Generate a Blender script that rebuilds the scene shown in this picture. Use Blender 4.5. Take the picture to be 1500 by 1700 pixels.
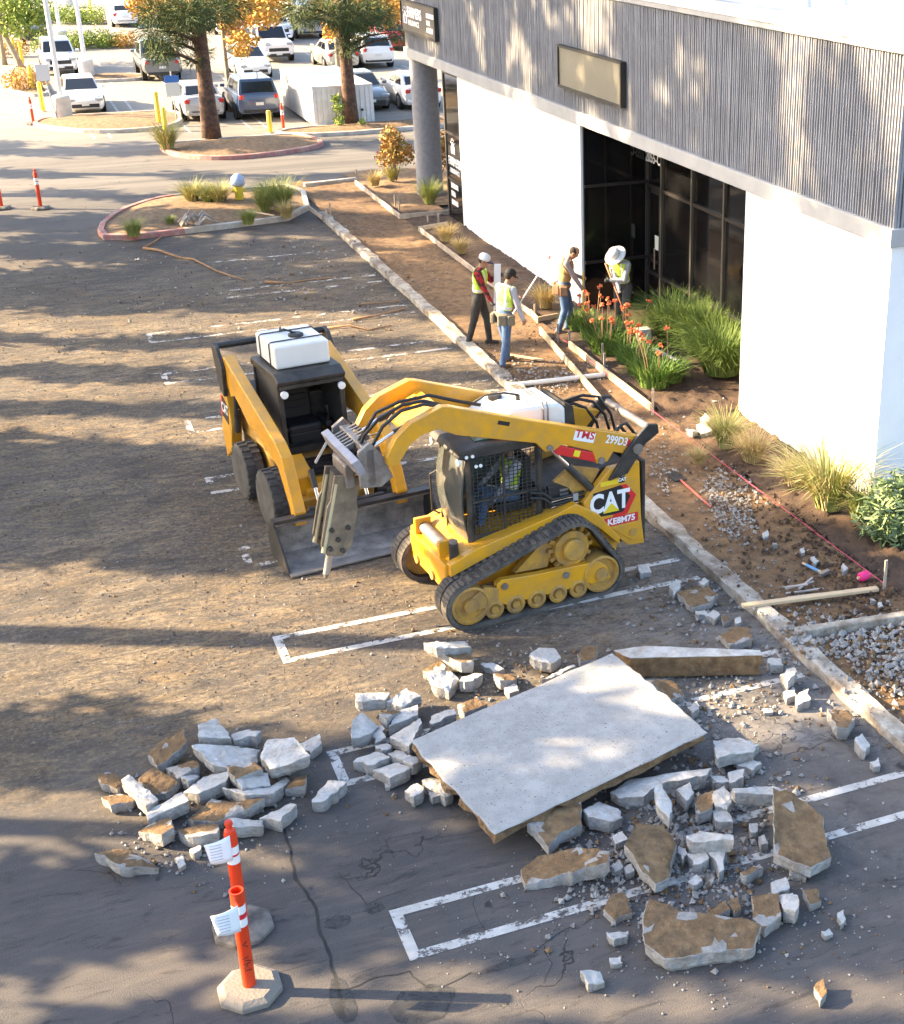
import bpy, bmesh, math, random
from mathutils import Vector, Matrix, noise
import numpy as np
R_ = math.radians
for o in list(bpy.data.objects): bpy.data.objects.remove(o)
scene = bpy.context.scene
COL = scene.collection

# ---------------------------------------------------------------- camera
FPX, CX, CY, CAMH = 2345.16, 1040.0, 850.0, 8.5
PITCH, YAW = R_(24.245), R_(23.656)
cam_d = bpy.data.cameras.new('Camera')
cam = bpy.data.objects.new('Camera', cam_d); COL.objects.link(cam)
cam.location = (0, 0, CAMH)
cam.rotation_euler = (math.pi/2 - PITCH, 0, -YAW)
cam_d.sensor_fit = 'HORIZONTAL'; cam_d.sensor_width = 36
cam_d.lens = 36*FPX/1500
cam_d.shift_x = -(CX-750)/1500
cam_d.clip_end = 2000; cam_d.clip_start = 0.1
scene.camera = cam
# ---------------------------------------------------------------- world, sun, exposure
SUN_EL, SUN_AZ = R_(26), (-0.90, 0.44)          # SUN_AZ: horizontal direction TOWARDS the sun
w = bpy.data.worlds.new('World'); scene.world = w; w.use_nodes = True
nt = w.node_tree
sky = nt.nodes.new('ShaderNodeTexSky'); sky.sky_type = 'NISHITA'; sky.sun_disc = False
sky.sun_elevation = SUN_EL
sky.sun_rotation = math.atan2(SUN_AZ[0], SUN_AZ[1])
sky.air_density = 1.0; sky.dust_density = 2.5; sky.ozone_density = 1.0
bg = nt.nodes['Background']; bg.inputs[1].default_value = 0.12
nt.links.new(sky.outputs[0], bg.inputs[0])
sl = bpy.data.lights.new('Sun', 'SUN'); sl.energy = 5.0; sl.angle = R_(0.6); sl.color = (1.0, 0.77, 0.47)
sun = bpy.data.objects.new('Sun', sl); COL.objects.link(sun)
sd = Vector((SUN_AZ[0], SUN_AZ[1], 0)).normalized()*math.cos(SUN_EL) + Vector((0, 0, math.sin(SUN_EL)))
sun.rotation_euler = sd.to_track_quat('Z', 'Y').to_euler()
sun.location = (-20, 20, 30)
scene.view_settings.view_transform = 'Standard'; scene.view_settings.look = 'None'
scene.view_settings.gamma = 1; scene.view_settings.use_curve_mapping = False
scene.view_settings.exposure = 2.55

# ---------------------------------------------------------------- pixel -> place
_cp, _sp = math.cos(PITCH), math.sin(PITCH)
CF = Vector((math.sin(YAW)*_cp, math.cos(YAW)*_cp, -_sp)); CR = Vector((math.cos(YAW), -math.sin(YAW), 0)); CU = CR.cross(CF)
def ray(x, y): return CF + CR*((x-CX)/FPX) - CU*((y-CY)/FPX)
def G(x, y, z=0.0):                       # pixel -> point at height z
    d = ray(x, y); t = (z-CAMH)/d.z; return Vector((t*d.x, t*d.y, z))
def onx(x, y, X):                         # pixel -> point on the plane x = X
    d = ray(x, y); t = X/d.x; return Vector((X, t*d.y, CAMH+t*d.z))

# ---------------------------------------------------------------- materials
MATS = {}
def mat(name, col, rough=0.7, metal=0.0, col2=None, scale=6.0, bump=0.0, bscale=40.0, dirt=None, dscale=1.5, damt=0.5, spec=0.5, coat=0.0, alpha=None, lo=0.35, hi=0.65, bdist=0.02):
    if name in MATS: return MATS[name]
    m = bpy.data.materials.new(name); m.use_nodes = True; n = m.node_tree.nodes; L = m.node_tree.links
    b = n['Principled BSDF']; b.inputs['Roughness'].default_value = rough; b.inputs['Metallic'].default_value = metal
    b.inputs['Specular IOR Level'].default_value = spec
    if coat: b.inputs['Coat Weight'].default_value = coat
    c4 = lambda c: (c[0], c[1], c[2], 1)
    b.inputs['Base Color'].default_value = c4(col)
    tc = n.new('ShaderNodeTexCoord')
    def nz(s, d=6, r=0.6):
        t = n.new('ShaderNodeTexNoise'); t.inputs['Scale'].default_value = s; t.inputs['Detail'].default_value = d; t.inputs['Roughness'].default_value = r
        L.new(tc.outputs['Object'], t.inputs['Vector']); return t
    def ramp(src, a, bb):
        r = n.new('ShaderNodeMapRange'); r.inputs['From Min'].default_value = a; r.inputs['From Max'].default_value = bb
        L.new(src, r.inputs['Value']); return r.outputs['Result']
    def mix(f, A, B):
        x = n.new('ShaderNodeMix'); x.data_type = 'RGBA'
        if isinstance(f, float): x.inputs['Factor'].default_value = f
        else: L.new(f, x.inputs['Factor'])
        for s, v in ((x.inputs[6], A), (x.inputs[7], B)):
            if isinstance(v, tuple): s.default_value = v
            else: L.new(v, s)
        return x.outputs[2]
    cur = None
    if col2 is not None:
        cur = mix(ramp(nz(scale).outputs['Fac'], lo, hi), c4(col), c4(col2))
    if dirt is not None:
        mm = n.new('ShaderNodeMath'); mm.operation = 'MULTIPLY'; mm.inputs[1].default_value = damt
        L.new(ramp(nz(dscale, 8, 0.7).outputs['Fac'], 0.42, 0.62), mm.inputs[0])
        cur = mix(mm.outputs[0], cur if cur is not None else c4(col), c4(dirt))
    if cur is not None: L.new(cur, b.inputs['Base Color'])
    if bump:
        bp = n.new('ShaderNodeBump'); bp.inputs['Strength'].default_value = bump; bp.inputs['Distance'].default_value = bdist
        L.new(nz(bscale, 8, 0.65).outputs['Fac'], bp.inputs['Height']); L.new(bp.outputs[0], b.inputs['Normal'])
    if alpha is not None:                  # worn paint: holes
        L.new(ramp(nz(alpha[0], 8, 0.75).outputs['Fac'], alpha[1], alpha[2]), b.inputs['Alpha'])
    MATS[name] = m; return m

# ---------------------------------------------------------------- mesh builder
class MB:
    def __init__(s): s.v = []; s.f = []; s.mi = []; s.m = Matrix.Identity(4); s.cur = 0
    def _a(s, vs, fs):
        k = len(s.v); s.v += [tuple(s.m @ Vector(p)) for p in vs]; s.f += [tuple(k+i for i in f) for f in fs]; s.mi += [s.cur]*len(fs); return s
    def box(s, c, d, rot=None):
        x, y, z = d[0]/2, d[1]/2, d[2]/2
        vs = [Vector(p) for p in ((-x,-y,-z),(x,-y,-z),(x,y,-z),(-x,y,-z),(-x,-y,z),(x,-y,z),(x,y,z),(-x,y,z))]
        if rot is not None:
            q = rot if isinstance(rot, Matrix) else Matrix.Rotation(rot, 3, 'Z'); vs = [q @ p for p in vs]
        return s._a([p+Vector(c) for p in vs], [(0,3,2,1),(4,5,6,7),(0,1,5,4),(1,2,6,5),(2,3,7,6),(3,0,4,7)])
    def bb(s, x0, x1, y0, y1, z0, z1): return s.box(((x0+x1)/2,(y0+y1)/2,(z0+z1)/2), (abs(x1-x0),abs(y1-y0),abs(z1-z0)))
    def bar(s, p, q, wd, ht, up=(0,0,1)):           # box beam between two points
        p, q = Vector(p), Vector(q); d = (q-p); l = d.length; d.normalize(); u = Vector(up); sd_ = d.cross(u)
        if sd_.length < 1e-5: sd_ = Vector((1,0,0))
        sd_.normalize(); u = sd_.cross(d)
        vs = []
        for e in (p, q):
            for a, b in ((-1,-1),(1,-1),(1,1),(-1,1)): vs.append(e+sd_*a*wd/2+u*b*ht/2)
        return s._a(vs, [(0,1,2,3),(7,6,5,4),(0,4,5,1),(1,5,6,2),(2,6,7,3),(3,7,4,0)])
    def cyl(s, p, q, r0, r1=None, n=16, cap=True):
        r1 = r0 if r1 is None else r1; p, q = Vector(p), Vector(q); d = (q-p).normalized()
        a = d.orthogonal().normalized(); b = d.cross(a); vs = []
        for e, r in ((p, r0), (q, r1)):
            for i in range(n):
                t = 2*math.pi*i/n; vs.append(e+(a*math.cos(t)+b*math.sin(t))*r)
        fs = [(i, (i+1) % n, n+(i+1) % n, n+i) for i in range(n)]
        if cap: fs += [tuple(range(n-1, -1, -1)), tuple(range(n, 2*n))]
        return s._a(vs, fs)
    def tube(s, pts, r, n=8, cap=True):             # swept tube, r number or list
        pts = [Vector(p) for p in pts]; rs = r if isinstance(r, (list, tuple)) else [r]*len(pts); vs = []; a = None
        for i, p in enumerate(pts):
            d = (pts[min(i+1, len(pts)-1)]-pts[max(i-1, 0)]).normalized()
            a = d.orthogonal().normalized() if a is None else (a-d*a.dot(d)).normalized()
            b = d.cross(a)
            for k in range(n):
                t = 2*math.pi*k/n; vs.append(p+(a*math.cos(t)+b*math.sin(t))*rs[i])
        m = len(pts); fs = []
        for i in range(m-1):
            for k in range(n): fs.append((i*n+k, i*n+(k+1) % n, (i+1)*n+(k+1) % n, (i+1)*n+k))
        if cap: fs += [tuple(range(n-1, -1, -1)), tuple(range((m-1)*n, m*n))]
        return s._a(vs, fs)
    def prism(s, poly, o, u, v, w):                 # 2D polygon (a,b) -> o+a*u+b*v, extruded along vector w
        o, u, v, w = Vector(o), Vector(u), Vector(v), Vector(w); n = len(poly)
        vs = [o+u*a+v*b for a, b in poly]; vs += [p+w for p in vs]
        flip = (u.cross(v)).dot(w) * sum(poly[i][0]*poly[(i+1)%n][1]-poly[(i+1)%n][0]*poly[i][1] for i in range(n)) < 0
        fs = [tuple(range(n-1,-1,-1)), tuple(range(n, 2*n))] + [(i, (i+1) % n, n+(i+1) % n, n+i) for i in range(n)]
        if flip: fs = [tuple(reversed(f)) for f in fs]
        return s._a(vs, fs)
    def side(s, poly, y0, y1): return s.prism(poly, (0,y0,0), (1,0,0), (0,0,1), (0,y1-y0,0))     # (x,z) outline between two y
    def flat(s, poly, z0, z1): return s.prism(poly, (0,0,z0), (1,0,0), (0,1,0), (0,0,z1-z0))
    def lathe(s, prof, o, ax=(0,0,1), n=20):        # profile (r, h)
        o, ax = Vector(o), Vector(ax).normalized(); a = ax.orthogonal().normalized(); b = ax.cross(a); vs = []; m = len(prof)
        for r, h in prof:
            for k in range(n):
                t = 2*math.pi*k/n; vs.append(o+ax*h+(a*math.cos(t)+b*math.sin(t))*r)
        fs = [(i*n+k, i*n+(k+1)%n, (i+1)*n+(k+1)%n, (i+1)*n+k) for i in range(m-1) for k in range(n)]
        fs += [tuple(range(n-1,-1,-1)), tuple(range((m-1)*n, m*n))]
        return s._a(vs, fs)
    def loft(s, rings, cap=True):
        n = len(rings[0]); vs = [p for r in rings for p in r]; m = len(rings)
        fs = [(i*n+k, i*n+(k+1)%n, (i+1)*n+(k+1)%n, (i+1)*n+k) for i in range(m-1) for k in range(n)]
        if cap: fs += [tuple(range(n-1,-1,-1)), tuple(range((m-1)*n, m*n))]
        return s._a(vs, fs)
    def quad(s, *p): return s._a(p, [tuple(range(len(p)))])
    def mesh(s, name, mats):
        me = bpy.data.meshes.new(name); me.from_pydata(s.v, [], s.f)
        for m in (mats if isinstance(mats, (list, tuple)) else [mats]): me.materials.append(m)
        if any(s.mi): me.polygons.foreach_set('material_index', s.mi)
        me.update(); return me
    def build(s, name, mats, parent=None, bevel=0.0, smooth=False, seg=2, fix=False):
        me = s.mesh(name, mats)
        if fix:
            b = bmesh.new(); b.from_mesh(me); bmesh.ops.recalc_face_normals(b, faces=b.faces); b.to_mesh(me); b.free()
        o = bpy.data.objects.new(name, me); COL.objects.link(o); o.parent = parent
        if smooth:
            me.polygons.foreach_set('use_smooth', [True]*len(me.polygons))
            if smooth == 2: me.set_sharp_from_angle(angle=R_(38))
        if bevel:
            b = o.modifiers.new('Bevel', 'BEVEL'); b.width = bevel; b.segments = seg; b.limit_method = 'ANGLE'; b.angle_limit = R_(40)
        return o
def empty(name, loc=(0,0,0), rz=0.0):
    o = bpy.data.objects.new(name, None); COL.objects.link(o); o.location = loc; o.rotation_euler = (0,0,rz); o.empty_display_size = 0.2; return o
def tag(o, label=None, cat=None, group=None, kind=None):
    if label: o['label'] = label
    if cat: o['category'] = cat
    if group: o['group'] = group
    if kind: o['kind'] = kind
    return o
def struct(o, label=None):
    o['kind'] = 'structure'
    if label: o['label'] = label
    return o
def copy_tree(o, parent=None):
    c = o.copy(); COL.objects.link(c); c.parent = parent
    for ch in o.children: copy_tree(ch, c)
    return c
def text_mesh(txt, size, mat_, name, parent, M4, extrude=0.004, bold=0.0, sx=1.0, align='CENTER'):
    cu = bpy.data.curves.new(name, 'FONT'); cu.body = txt; cu.size = size; cu.extrude = extrude; cu.offset = bold
    cu.align_x = align; cu.align_y = 'CENTER'; cu.resolution_u = 3
    t = bpy.data.objects.new(name+'_tmp', cu); COL.objects.link(t)
    dg = bpy.context.evaluated_depsgraph_get(); me = bpy.data.meshes.new_from_object(t.evaluated_get(dg)); bpy.data.objects.remove(t)
    me.name = name
    me.transform(M4 @ Matrix.Diagonal((sx,1,1,1)))
    me.materials.clear(); me.materials.append(mat_)
    o = bpy.data.objects.new(name, me); COL.objects.link(o); o.parent = parent; return o
def face_M(o, u, v):                    # matrix: text x->u, y->v, z->normal at o
    u, v = Vector(u).normalized(), Vector(v).normalized(); n = u.cross(v)
    M4 = Matrix.Identity(4)
    for i in range(3): M4[i][0], M4[i][1], M4[i][2], M4[i][3] = u[i], v[i], n[i], o[i]
    return M4
rnd = random.Random(7)
# ================================================================ SETTING: ground
def ground_material():
    m = bpy.data.materials.new('lot_asphalt'); m.use_nodes = True; n = m.node_tree.nodes; L = m.node_tree.links
    b = n['Principled BSDF']; tc = n.new('ShaderNodeTexCoord'); P = tc.outputs['Object']
    def mp(scale=(1,1,1), rot=0.0, loc=(0,0,0)):
        x = n.new('ShaderNodeMapping'); x.inputs['Scale'].default_value = scale; x.inputs['Rotation'].default_value = (0,0,rot); x.inputs['Location'].default_value = loc
        L.new(P, x.inputs['Vector']); return x.outputs[0]
    def nz(vec, s, d=8, r=0.62, dist=0.0):
        t = n.new('ShaderNodeTexNoise'); t.inputs['Scale'].default_value = s; t.inputs['Detail'].default_value = d; t.inputs['Roughness'].default_value = r; t.inputs['Distortion'].default_value = dist
        L.new(vec, t.inputs['Vector']); return t.outputs['Fac']
    def rg(v, a, bb, c=0.0, d=1.0):
        r = n.new('ShaderNodeMapRange'); r.inputs['From Min'].default_value = a; r.inputs['From Max'].default_value = bb; r.inputs['To Min'].default_value = c; r.inputs['To Max'].default_value = d
        L.new(v, r.inputs['Value']); return r.outputs[0]
    def mth(op, A, B=None):
        x = n.new('ShaderNodeMath'); x.operation = op
        for i, v in enumerate((A, B)):
            if v is None: continue
            if isinstance(v, (int, float)): x.inputs[i].default_value = v
            else: L.new(v, x.inputs[i])
        return x.outputs[0]
    def mix(f, A, B):
        x = n.new('ShaderNodeMix'); x.data_type = 'RGBA'
        if isinstance(f, float): x.inputs['Factor'].default_value = f
        else: L.new(f, x.inputs['Factor'])
        for s_, v in ((x.inputs[6], A), (x.inputs[7], B)):
            if isinstance(v, tuple): s_.default_value = v
            else: L.new(v, s_)
        return x.outputs[2]
    sep = n.new('ShaderNodeSeparateXYZ'); L.new(P, sep.inputs[0]); X, Y = sep.outputs[0], sep.outputs[1]
    # asphalt with aggregate speckle
    base = mix(rg(nz(P, 0.35), 0.35, 0.65), (0.052,0.048,0.049,1), (0.088,0.080,0.078,1))
    base = mix(rg(nz(P, 90, 3), 0.45, 0.75, 0, 0.5), base, (0.16,0.15,0.14,1))
    # where the site is dirty: work bay x<7.8, 13<y<44, fading out
    wob = mth('MULTIPLY', mth('SUBTRACT', nz(P, 0.25, 4), 0.5), 9.0)
    yy = mth('ADD', Y, wob); xx = mth('ADD', X, wob)
    site = mth('MULTIPLY', mth('MULTIPLY', rg(yy, 11.8, 14.5), rg(yy, 41, 31)), mth('MULTIPLY', rg(xx, -6, 0.5, 0.25, 1), rg(X, 12, 10)))
    # scraped dust: streaks in two directions plus cloudy dirt
    st1 = nz(mp((0.9, 2.4, 1), R_(16)), 2.3, 12, 0.76, 0.9)
    st2 = nz(mp((1.0, 2.6, 1), R_(-30)), 1.7, 12, 0.76, 1.1)
    cl = nz(P, 0.5, 9, 0.7, 0.5)
    d1 = mth('MULTIPLY', rg(st1, 0.44, 0.60), rg(cl, 0.38, 0.52, .25, 1))
    d2 = mth('MULTIPLY', rg(st2, 0.48, 0.62), 0.8)
    dd = mth('MULTIPLY', mth('MAXIMUM', d1, d2), site)
    tan = mix(rg(nz(P, 0.8), 0.4, 0.62), (0.20,0.135,0.068,1), (0.36,0.275,0.175,1))
    c = mix(mth('MULTIPLY', dd, 0.85), base, tan)
    # thin film of dust over the whole work bay
    c = mix(mth('MULTIPLY', site, 0.14), c, (0.21,0.155,0.095,1))
    grain = nz(P, 17, 6, 0.8)
    c = mix(mth('MULTIPLY', rg(grain, .52, .64), mth('MULTIPLY', site, .75)), c, (0.030,0.026,0.024,1))
    c = mix(mth('MULTIPLY', rg(grain, .46, .34), mth('MULTIPLY', site, .6)), c, (0.40,0.33,0.25,1))
    # pale crushed concrete smears
    sm = mth('MULTIPLY', mth('MULTIPLY', rg(nz(mp((0.7, 3.5, 1), R_(12)), 3.2, 12, 0.78, 0.8), 0.57, 0.66), rg(nz(P, 0.22, 3), 0.46, 0.6)), site)
    c = mix(mth('MULTIPLY', sm, 0.8), c, (0.42,0.40,0.38,1))
    # crushed concrete dust near the broken kerb
    du = mth('MULTIPLY', mth('MULTIPLY', rg(xx, 4.5, 7.2), rg(yy, 20, 14)), mth('MULTIPLY', rg(yy, 8.5, 11.5), rg(nz(P, 3.0, 12, .75, .6), .36, .58)))
    c = mix(mth('MULTIPLY', du, .7), c, (0.27,0.25,0.23,1))
    # dark wet-looking scrapes
    dk = mth('MULTIPLY', rg(nz(mp((0.6, 1.8, 1), R_(24)), 1.5, 12, 0.76, 1.4), 0.52, 0.64), site)
    c = mix(mth('MULTIPLY', dk, 0.65), c, (0.032,0.03,0.03,1))
    mott = nz(mp((1.0, 1.9, 1), R_(10)), 5.5, 12, .82, 1.6)
    c = mix(mth('MULTIPLY', rg(mott, .52, .60), mth('MULTIPLY', site, .72)), c, (0.036,0.032,0.030,1))
    fresh = mth('MULTIPLY', rg(nz(mp((.5,1.6,1), R_(-12)), .8, 10, .7, 1.2), .50, .60), site)
    c = mix(mth('MULTIPLY', fresh, .5), c, (0.050,0.045,0.044,1))
    # the drive lane and far lot: paler, tyre-darkened
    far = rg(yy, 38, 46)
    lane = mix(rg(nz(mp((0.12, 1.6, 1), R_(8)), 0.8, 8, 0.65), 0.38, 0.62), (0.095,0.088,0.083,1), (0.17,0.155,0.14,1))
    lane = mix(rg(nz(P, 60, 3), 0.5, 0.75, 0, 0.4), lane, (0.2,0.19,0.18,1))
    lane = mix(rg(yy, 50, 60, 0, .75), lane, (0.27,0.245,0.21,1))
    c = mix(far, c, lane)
    # clean dark front: tyre scuffs
    fr = rg(yy, 13.5, 11.0)
    sc = mth('MULTIPLY', rg(nz(mp((0.6, 3.4, 1), R_(38)), 2.0, 12, 0.78, 0.5), 0.48, 0.62), fr)
    c = mix(mth('MULTIPLY', sc, 0.5), c, (0.13,0.11,0.095,1))
    c = mix(mth('MULTIPLY', mth('MULTIPLY', rg(nz(mp((0.7, 3.0, 1), R_(40)), 2.6, 12, .8, .8), .54, .62), fr), .7), c, (0.030,0.028,0.029,1))
    c = mix(mth('MULTIPLY', mth('MULTIPLY', rg(nz(P, .45, 8, .7), .50, .66), fr), .28), c, (0.135,0.108,0.084,1))
    oil = mth('MULTIPLY', rg(nz(P, 1.9, 3, 0.5, 0.3), 0.69, 0.72), fr)
    c = mix(mth('MULTIPLY', oil, 0.75), c, (0.018,0.018,0.02,1))
    # fine cracks
    vo = n.new('ShaderNodeTexVoronoi'); vo.feature = 'DISTANCE_TO_EDGE'; vo.inputs['Scale'].default_value = 0.55
    dv = n.new('ShaderNodeVectorMath'); dv.operation = 'ADD'
    nv = n.new('ShaderNodeTexNoise'); nv.inputs['Scale'].default_value = 1.7; nv.inputs['Detail'].default_value = 8; L.new(P, nv.inputs['Vector'])
    L.new(P, dv.inputs[0]); L.new(nv.outputs['Color'], dv.inputs[1]); L.new(dv.outputs[0], vo.inputs['Vector'])
    cr = mth('MULTIPLY', mth('MULTIPLY', rg(vo.outputs['Distance'], 0.006, 0.0), rg(nz(P, 0.4, 3), 0.52, 0.60)), mth('SUBTRACT', 1.0, site))
    c = mix(mth('MULTIPLY', cr, 0.8), c, (0.015,0.014,0.014,1))
    L.new(c, b.inputs['Base Color']); b.inputs['Roughness'].default_value = 0.86; b.inputs['Specular IOR Level'].default_value = 0.3
    bp = n.new('ShaderNodeBump'); bp.inputs['Strength'].default_value = 0.7; bp.inputs['Distance'].default_value = 0.05
    h = mth('ADD', mth('MULTIPLY', nz(P, 70, 4), 0.22), mth('MULTIPLY', mth('MULTIPLY', mth('ADD', mth('ADD', st1, st2), mth('MULTIPLY', mth('ADD', grain, mott), .6)), site), 1.7))
    h = mth('ADD', h, mth('MULTIPLY', cr, -0.8))
    L.new(h, bp.inputs['Height']); L.new(bp.outputs[0], b.inputs['Normal'])
    return m
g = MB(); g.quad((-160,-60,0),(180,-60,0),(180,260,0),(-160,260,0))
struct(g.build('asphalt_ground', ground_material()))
M_conc = mat('old_concrete', (0.40,0.37,0.33), 0.9, col2=(0.52,0.49,0.45), scale=5, bump=0.4, bscale=30, dirt=(0.22,0.17,0.12), dscale=2.2, damt=0.6)
M_red = mat('red_kerb_paint', (0.36,0.10,0.09), 0.8, col2=(0.30,0.16,0.14), scale=4, dirt=(0.42,0.33,0.28), dscale=3, damt=0.6, bump=0.2)
M_mulch = mat('mulch', (0.17,0.10,0.052), 0.95, col2=(0.29,0.19,0.10), scale=9, bump=0.9, bscale=28, dirt=(0.08,0.05,0.03), dscale=6, damt=0.6)
M_dirt = mat('walkway_soil', (0.15,0.082,0.036), 0.95, col2=(0.20,0.12,0.058), scale=3.5, bump=1.0, bscale=14, dirt=(0.060,0.036,0.020), dscale=6, damt=0.8)
M_soil = mat('dark_bed_soil', (0.045,0.027,0.018), 0.95, col2=(0.095,0.056,0.033), scale=5, bump=1.0, bscale=22)
M_line = mat('worn_white_paint', (0.50,0.485,0.46), 0.8, col2=(0.38,0.355,0.325), scale=6, alpha=(4.5, 0.41, 0.49))
M_line2 = mat('very_worn_white_paint', (0.60,0.57,0.53), 0.8, col2=(0.45,0.40,0.35), scale=6, alpha=(3.0, 0.485, 0.56))
def subdiv_poly(poly, step=0.25):
    out = []
    for i, p in enumerate(poly):
        q = poly[(i+1) % len(poly)]; k = max(1, int((Vector(q)-Vector(p)).length/step))
        for j in range(k): out.append(tuple(Vector(p).lerp(Vector(q), j/k)))
    return out
def smooth_poly(poly, it=2):
    for _ in range(it):
        o = []
        for i, p in enumerate(poly):
            q = poly[(i+1) % len(poly)]; o += [(p[0]*.75+q[0]*.25, p[1]*.75+q[1]*.25), (p[0]*.25+q[0]*.75, p[1]*.25+q[1]*.75)]
        poly = o
    return poly
def inset(poly, d):
    n = len(poly); out = []; ar = sum(poly[i][0]*poly[(i+1)%n][1]-poly[(i+1)%n][0]*poly[i][1] for i in range(n)); sg = 1 if ar > 0 else -1
    for i in range(n):
        p0, p1, p2 = Vector(poly[i-1]), Vector(poly[i]), Vector(poly[(i+1)%n])
        a = (p1-p0).normalized(); b = (p2-p1).normalized(); t = (a+b)
        t = t.normalized() if t.length > 1e-4 else a
        nn = Vector((-t.y, t.x))*sg; out.append(tuple(p1+nn*d))
    return out
def island(name, px, red=None, sm=2, hump=0.12, fill=None, world=False):
    poly = [tuple(p) if world else tuple(G(*p).xy) for p in px]
    if sm: poly = smooth_poly(poly, sm)
    n = len(poly); inn = inset(poly, 0.16)
    k = MB()
    rings = [[(x,y,0.0) for x,y in poly], [(x,y,0.125) for x,y in inset(poly,0.01)], [(x,y,0.14) for x,y in inset(poly,0.03)], [(x,y,0.14) for x,y in inn], [(x,y,0.06) for x,y in inn]]
    vs = [p for r in rings for p in r]; fs = []; mi = []
    for r in range(4):
        for i in range(n):
            fs.append((r*n+i, r*n+(i+1)%n, (r+1)*n+(i+1)%n, (r+1)*n+i)); mi.append(1 if red and red(poly[i][0], poly[i][1]) else 0)
    k._a(vs, fs); k.mi = mi
    kerb = struct(k.build(name+'_kerb', [M_conc, M_red], fix=True))
    # mound of mulch: fan of rings towards the centroid
    cx = sum(p[0] for p in inn)/n; cy = sum(p[1] for p in inn)/n
    f = MB(); rs = []
    for t in (0, .06, .2, .4, .6, .8):
        rs.append([(x+(cx-x)*t, y+(cy-y)*t, 0.10+hump*min(1, t*2.2)+ (0.05*noise.noise((x*2,y*2,t*9)) if t else 0)) for x, y in inn])
    vs = [p for r in rs for p in r]+[(cx,cy,0.10+hump)]; fs = [(r*n+i, r*n+(i+1)%n, (r+1)*n+(i+1)%n, (r+1)*n+i) for r in range(5) for i in range(n)]
    fs += [(5*n+i, 5*n+(i+1)%n, len(vs)-1) for i in range(n)]
    f._a(vs, fs); struct(f.build(name+'_mulch', fill or M_mulch, smooth=True, fix=True))
island('near_island', [(176,404),(158,384),(192,356),(250,336),(300,328),(400,319),(505,311),(519,362),(350,384)], red=lambda x, y: x < 4.2 and y > 33.2, sm=1)
island('pine_island', [(286,262),(258,246),(300,240),(420,231),(500,226),(545,240),(520,250),(440,262),(360,268)], red=lambda x, y: y < 51.2 )
island('pole_island', [(52,213),(60,203),(110,196),(200,192),(300,186),(308,206),(265,218),(150,224)], red=lambda x, y: x < 1.9)
island('entrance_island', [(8,150),(18,110),(60,112),(80,150),(86,160),(40,162)], red=lambda x, y: y < 62)
island('hedge_island', [(75,82),(85,76),(240,72),(246,79)], sm=1)
island('far_hedge_island', [(75,40),(80,34),(185,36),(190,41)], sm=1)
island('row_island', [(90,140),(150,128),(250,126),(246,134),(160,138)], sm=1)
# long planted strip behind the drive lane
island('back_strip', [(9.0,52.2),(11.0,51.3),(14.4,51.6),(24,52.3),(24,53.6),(13.2,53.1),(9.9,53.4)], sm=1, world=True)
# ---- pavement markings: hairpin stall lines
def marking(name, segs, m, z=0.005):
    k = MB()
    for (x0,y0,x1,y1,wd) in segs:
        a, b = Vector((x0,y0)), Vector((x1,y1)); d = (b-a).normalized(); s_ = Vector((-d.y,d.x))*wd/2
        k.quad((*(a-s_),z),(*(b-s_),z),(*(b+s_),z),(*(a+s_),z))
    return struct(k.build(name, m))
for i in range(9):
    yc = 31.67 - 2.735*i if i < 8 else 9.78
    xe = 7.6; m = M_line if i >= 6 else M_line2
    x0 = 2.1+(0.05 if i % 2 else 0)
    if i == 0: x0 = 4.1
    marking('stall_line', [(x0,yc-.30,xe,yc-.30,.105),(x0,yc+.30,xe,yc+.30,.105)] + ([(x0+.052,yc-.247,x0+.052,yc+.247,.105)] if i else []), m if i != 8 else M_line)
marking('stall_line', [(4.2,34.7,7.3,34.7,.1)], M_line2)
segs = []
for r0, r1, xa, xb in ((54.2,59.0,3.5,9.2),(59.6,64.4,4.9,22),(65.6,70.6,4.9,22),(76,81,5,24),(86,91,5,26)):
    x = xa
    while x < xb:
        segs += [(x-.28,r0,x-.28,r1,.1),(x+.28,r0,x+.28,r1,.1)]; x += 2.74
marking('far_stall_lines', segs, M_line)
marking('lane_lines', [(13.4,48.6,18.5,50.2,.12),(13.9,49.9,19.5,50.0,.12),(14.3,45.4,16.4,46.8,.12)], M_line)
# cracks in the front asphalt
M_crack = mat('crack_filler', (0.014,0.013,0.013), 0.9, col2=(0.03,0.028,0.025), scale=8)
def crack(pts, wd):
    k = MB(); P3 = [G(*p) for p in pts]; fine = []
    for a, b in zip(P3, P3[1:]):
        m_ = max(2, int((b-a).length/.07))
        for j in range(m_):
            q = a.lerp(b, j/m_); q += Vector((noise.noise(q*5), noise.noise(q*5+Vector((9,3,1))), 0))*.035; fine.append(q)
    for i in range(len(fine)-1):
        a, b = fine[i], fine[i+1]; d = (b-a).normalized(); s_ = Vector((-d.y,d.x,0))
        w0 = wd*(.5+.9*abs(noise.noise(a*4))); w1 = wd*(.5+.9*abs(noise.noise(b*4)))
        k.quad(a-s_*w0+Vector((0,0,.003)), b-s_*w1+Vector((0,0,.003)), b+s_*w1+Vector((0,0,.003)), a+s_*w0+Vector((0,0,.003)))
    return struct(k.build('asphalt_crack', M_crack))
crack([(474,1378),(490,1450),(518,1500),(530,1540),(545,1580),(560,1640),(575,1700)], .022)
crack([(562,1645),(640,1620),(680,1612),(705,1640),(740,1635),(790,1612)], .009)
crack([(560,1448),(610,1500),(690,1470)], .005)
crack([(880,1590),(900,1570),(925,1550),(960,1535)], .006)
crack([(905,1570),(912,1600),(900,1640)], .005)
crack([(790,1470),(782,1500),(812,1560)], .004)
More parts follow.
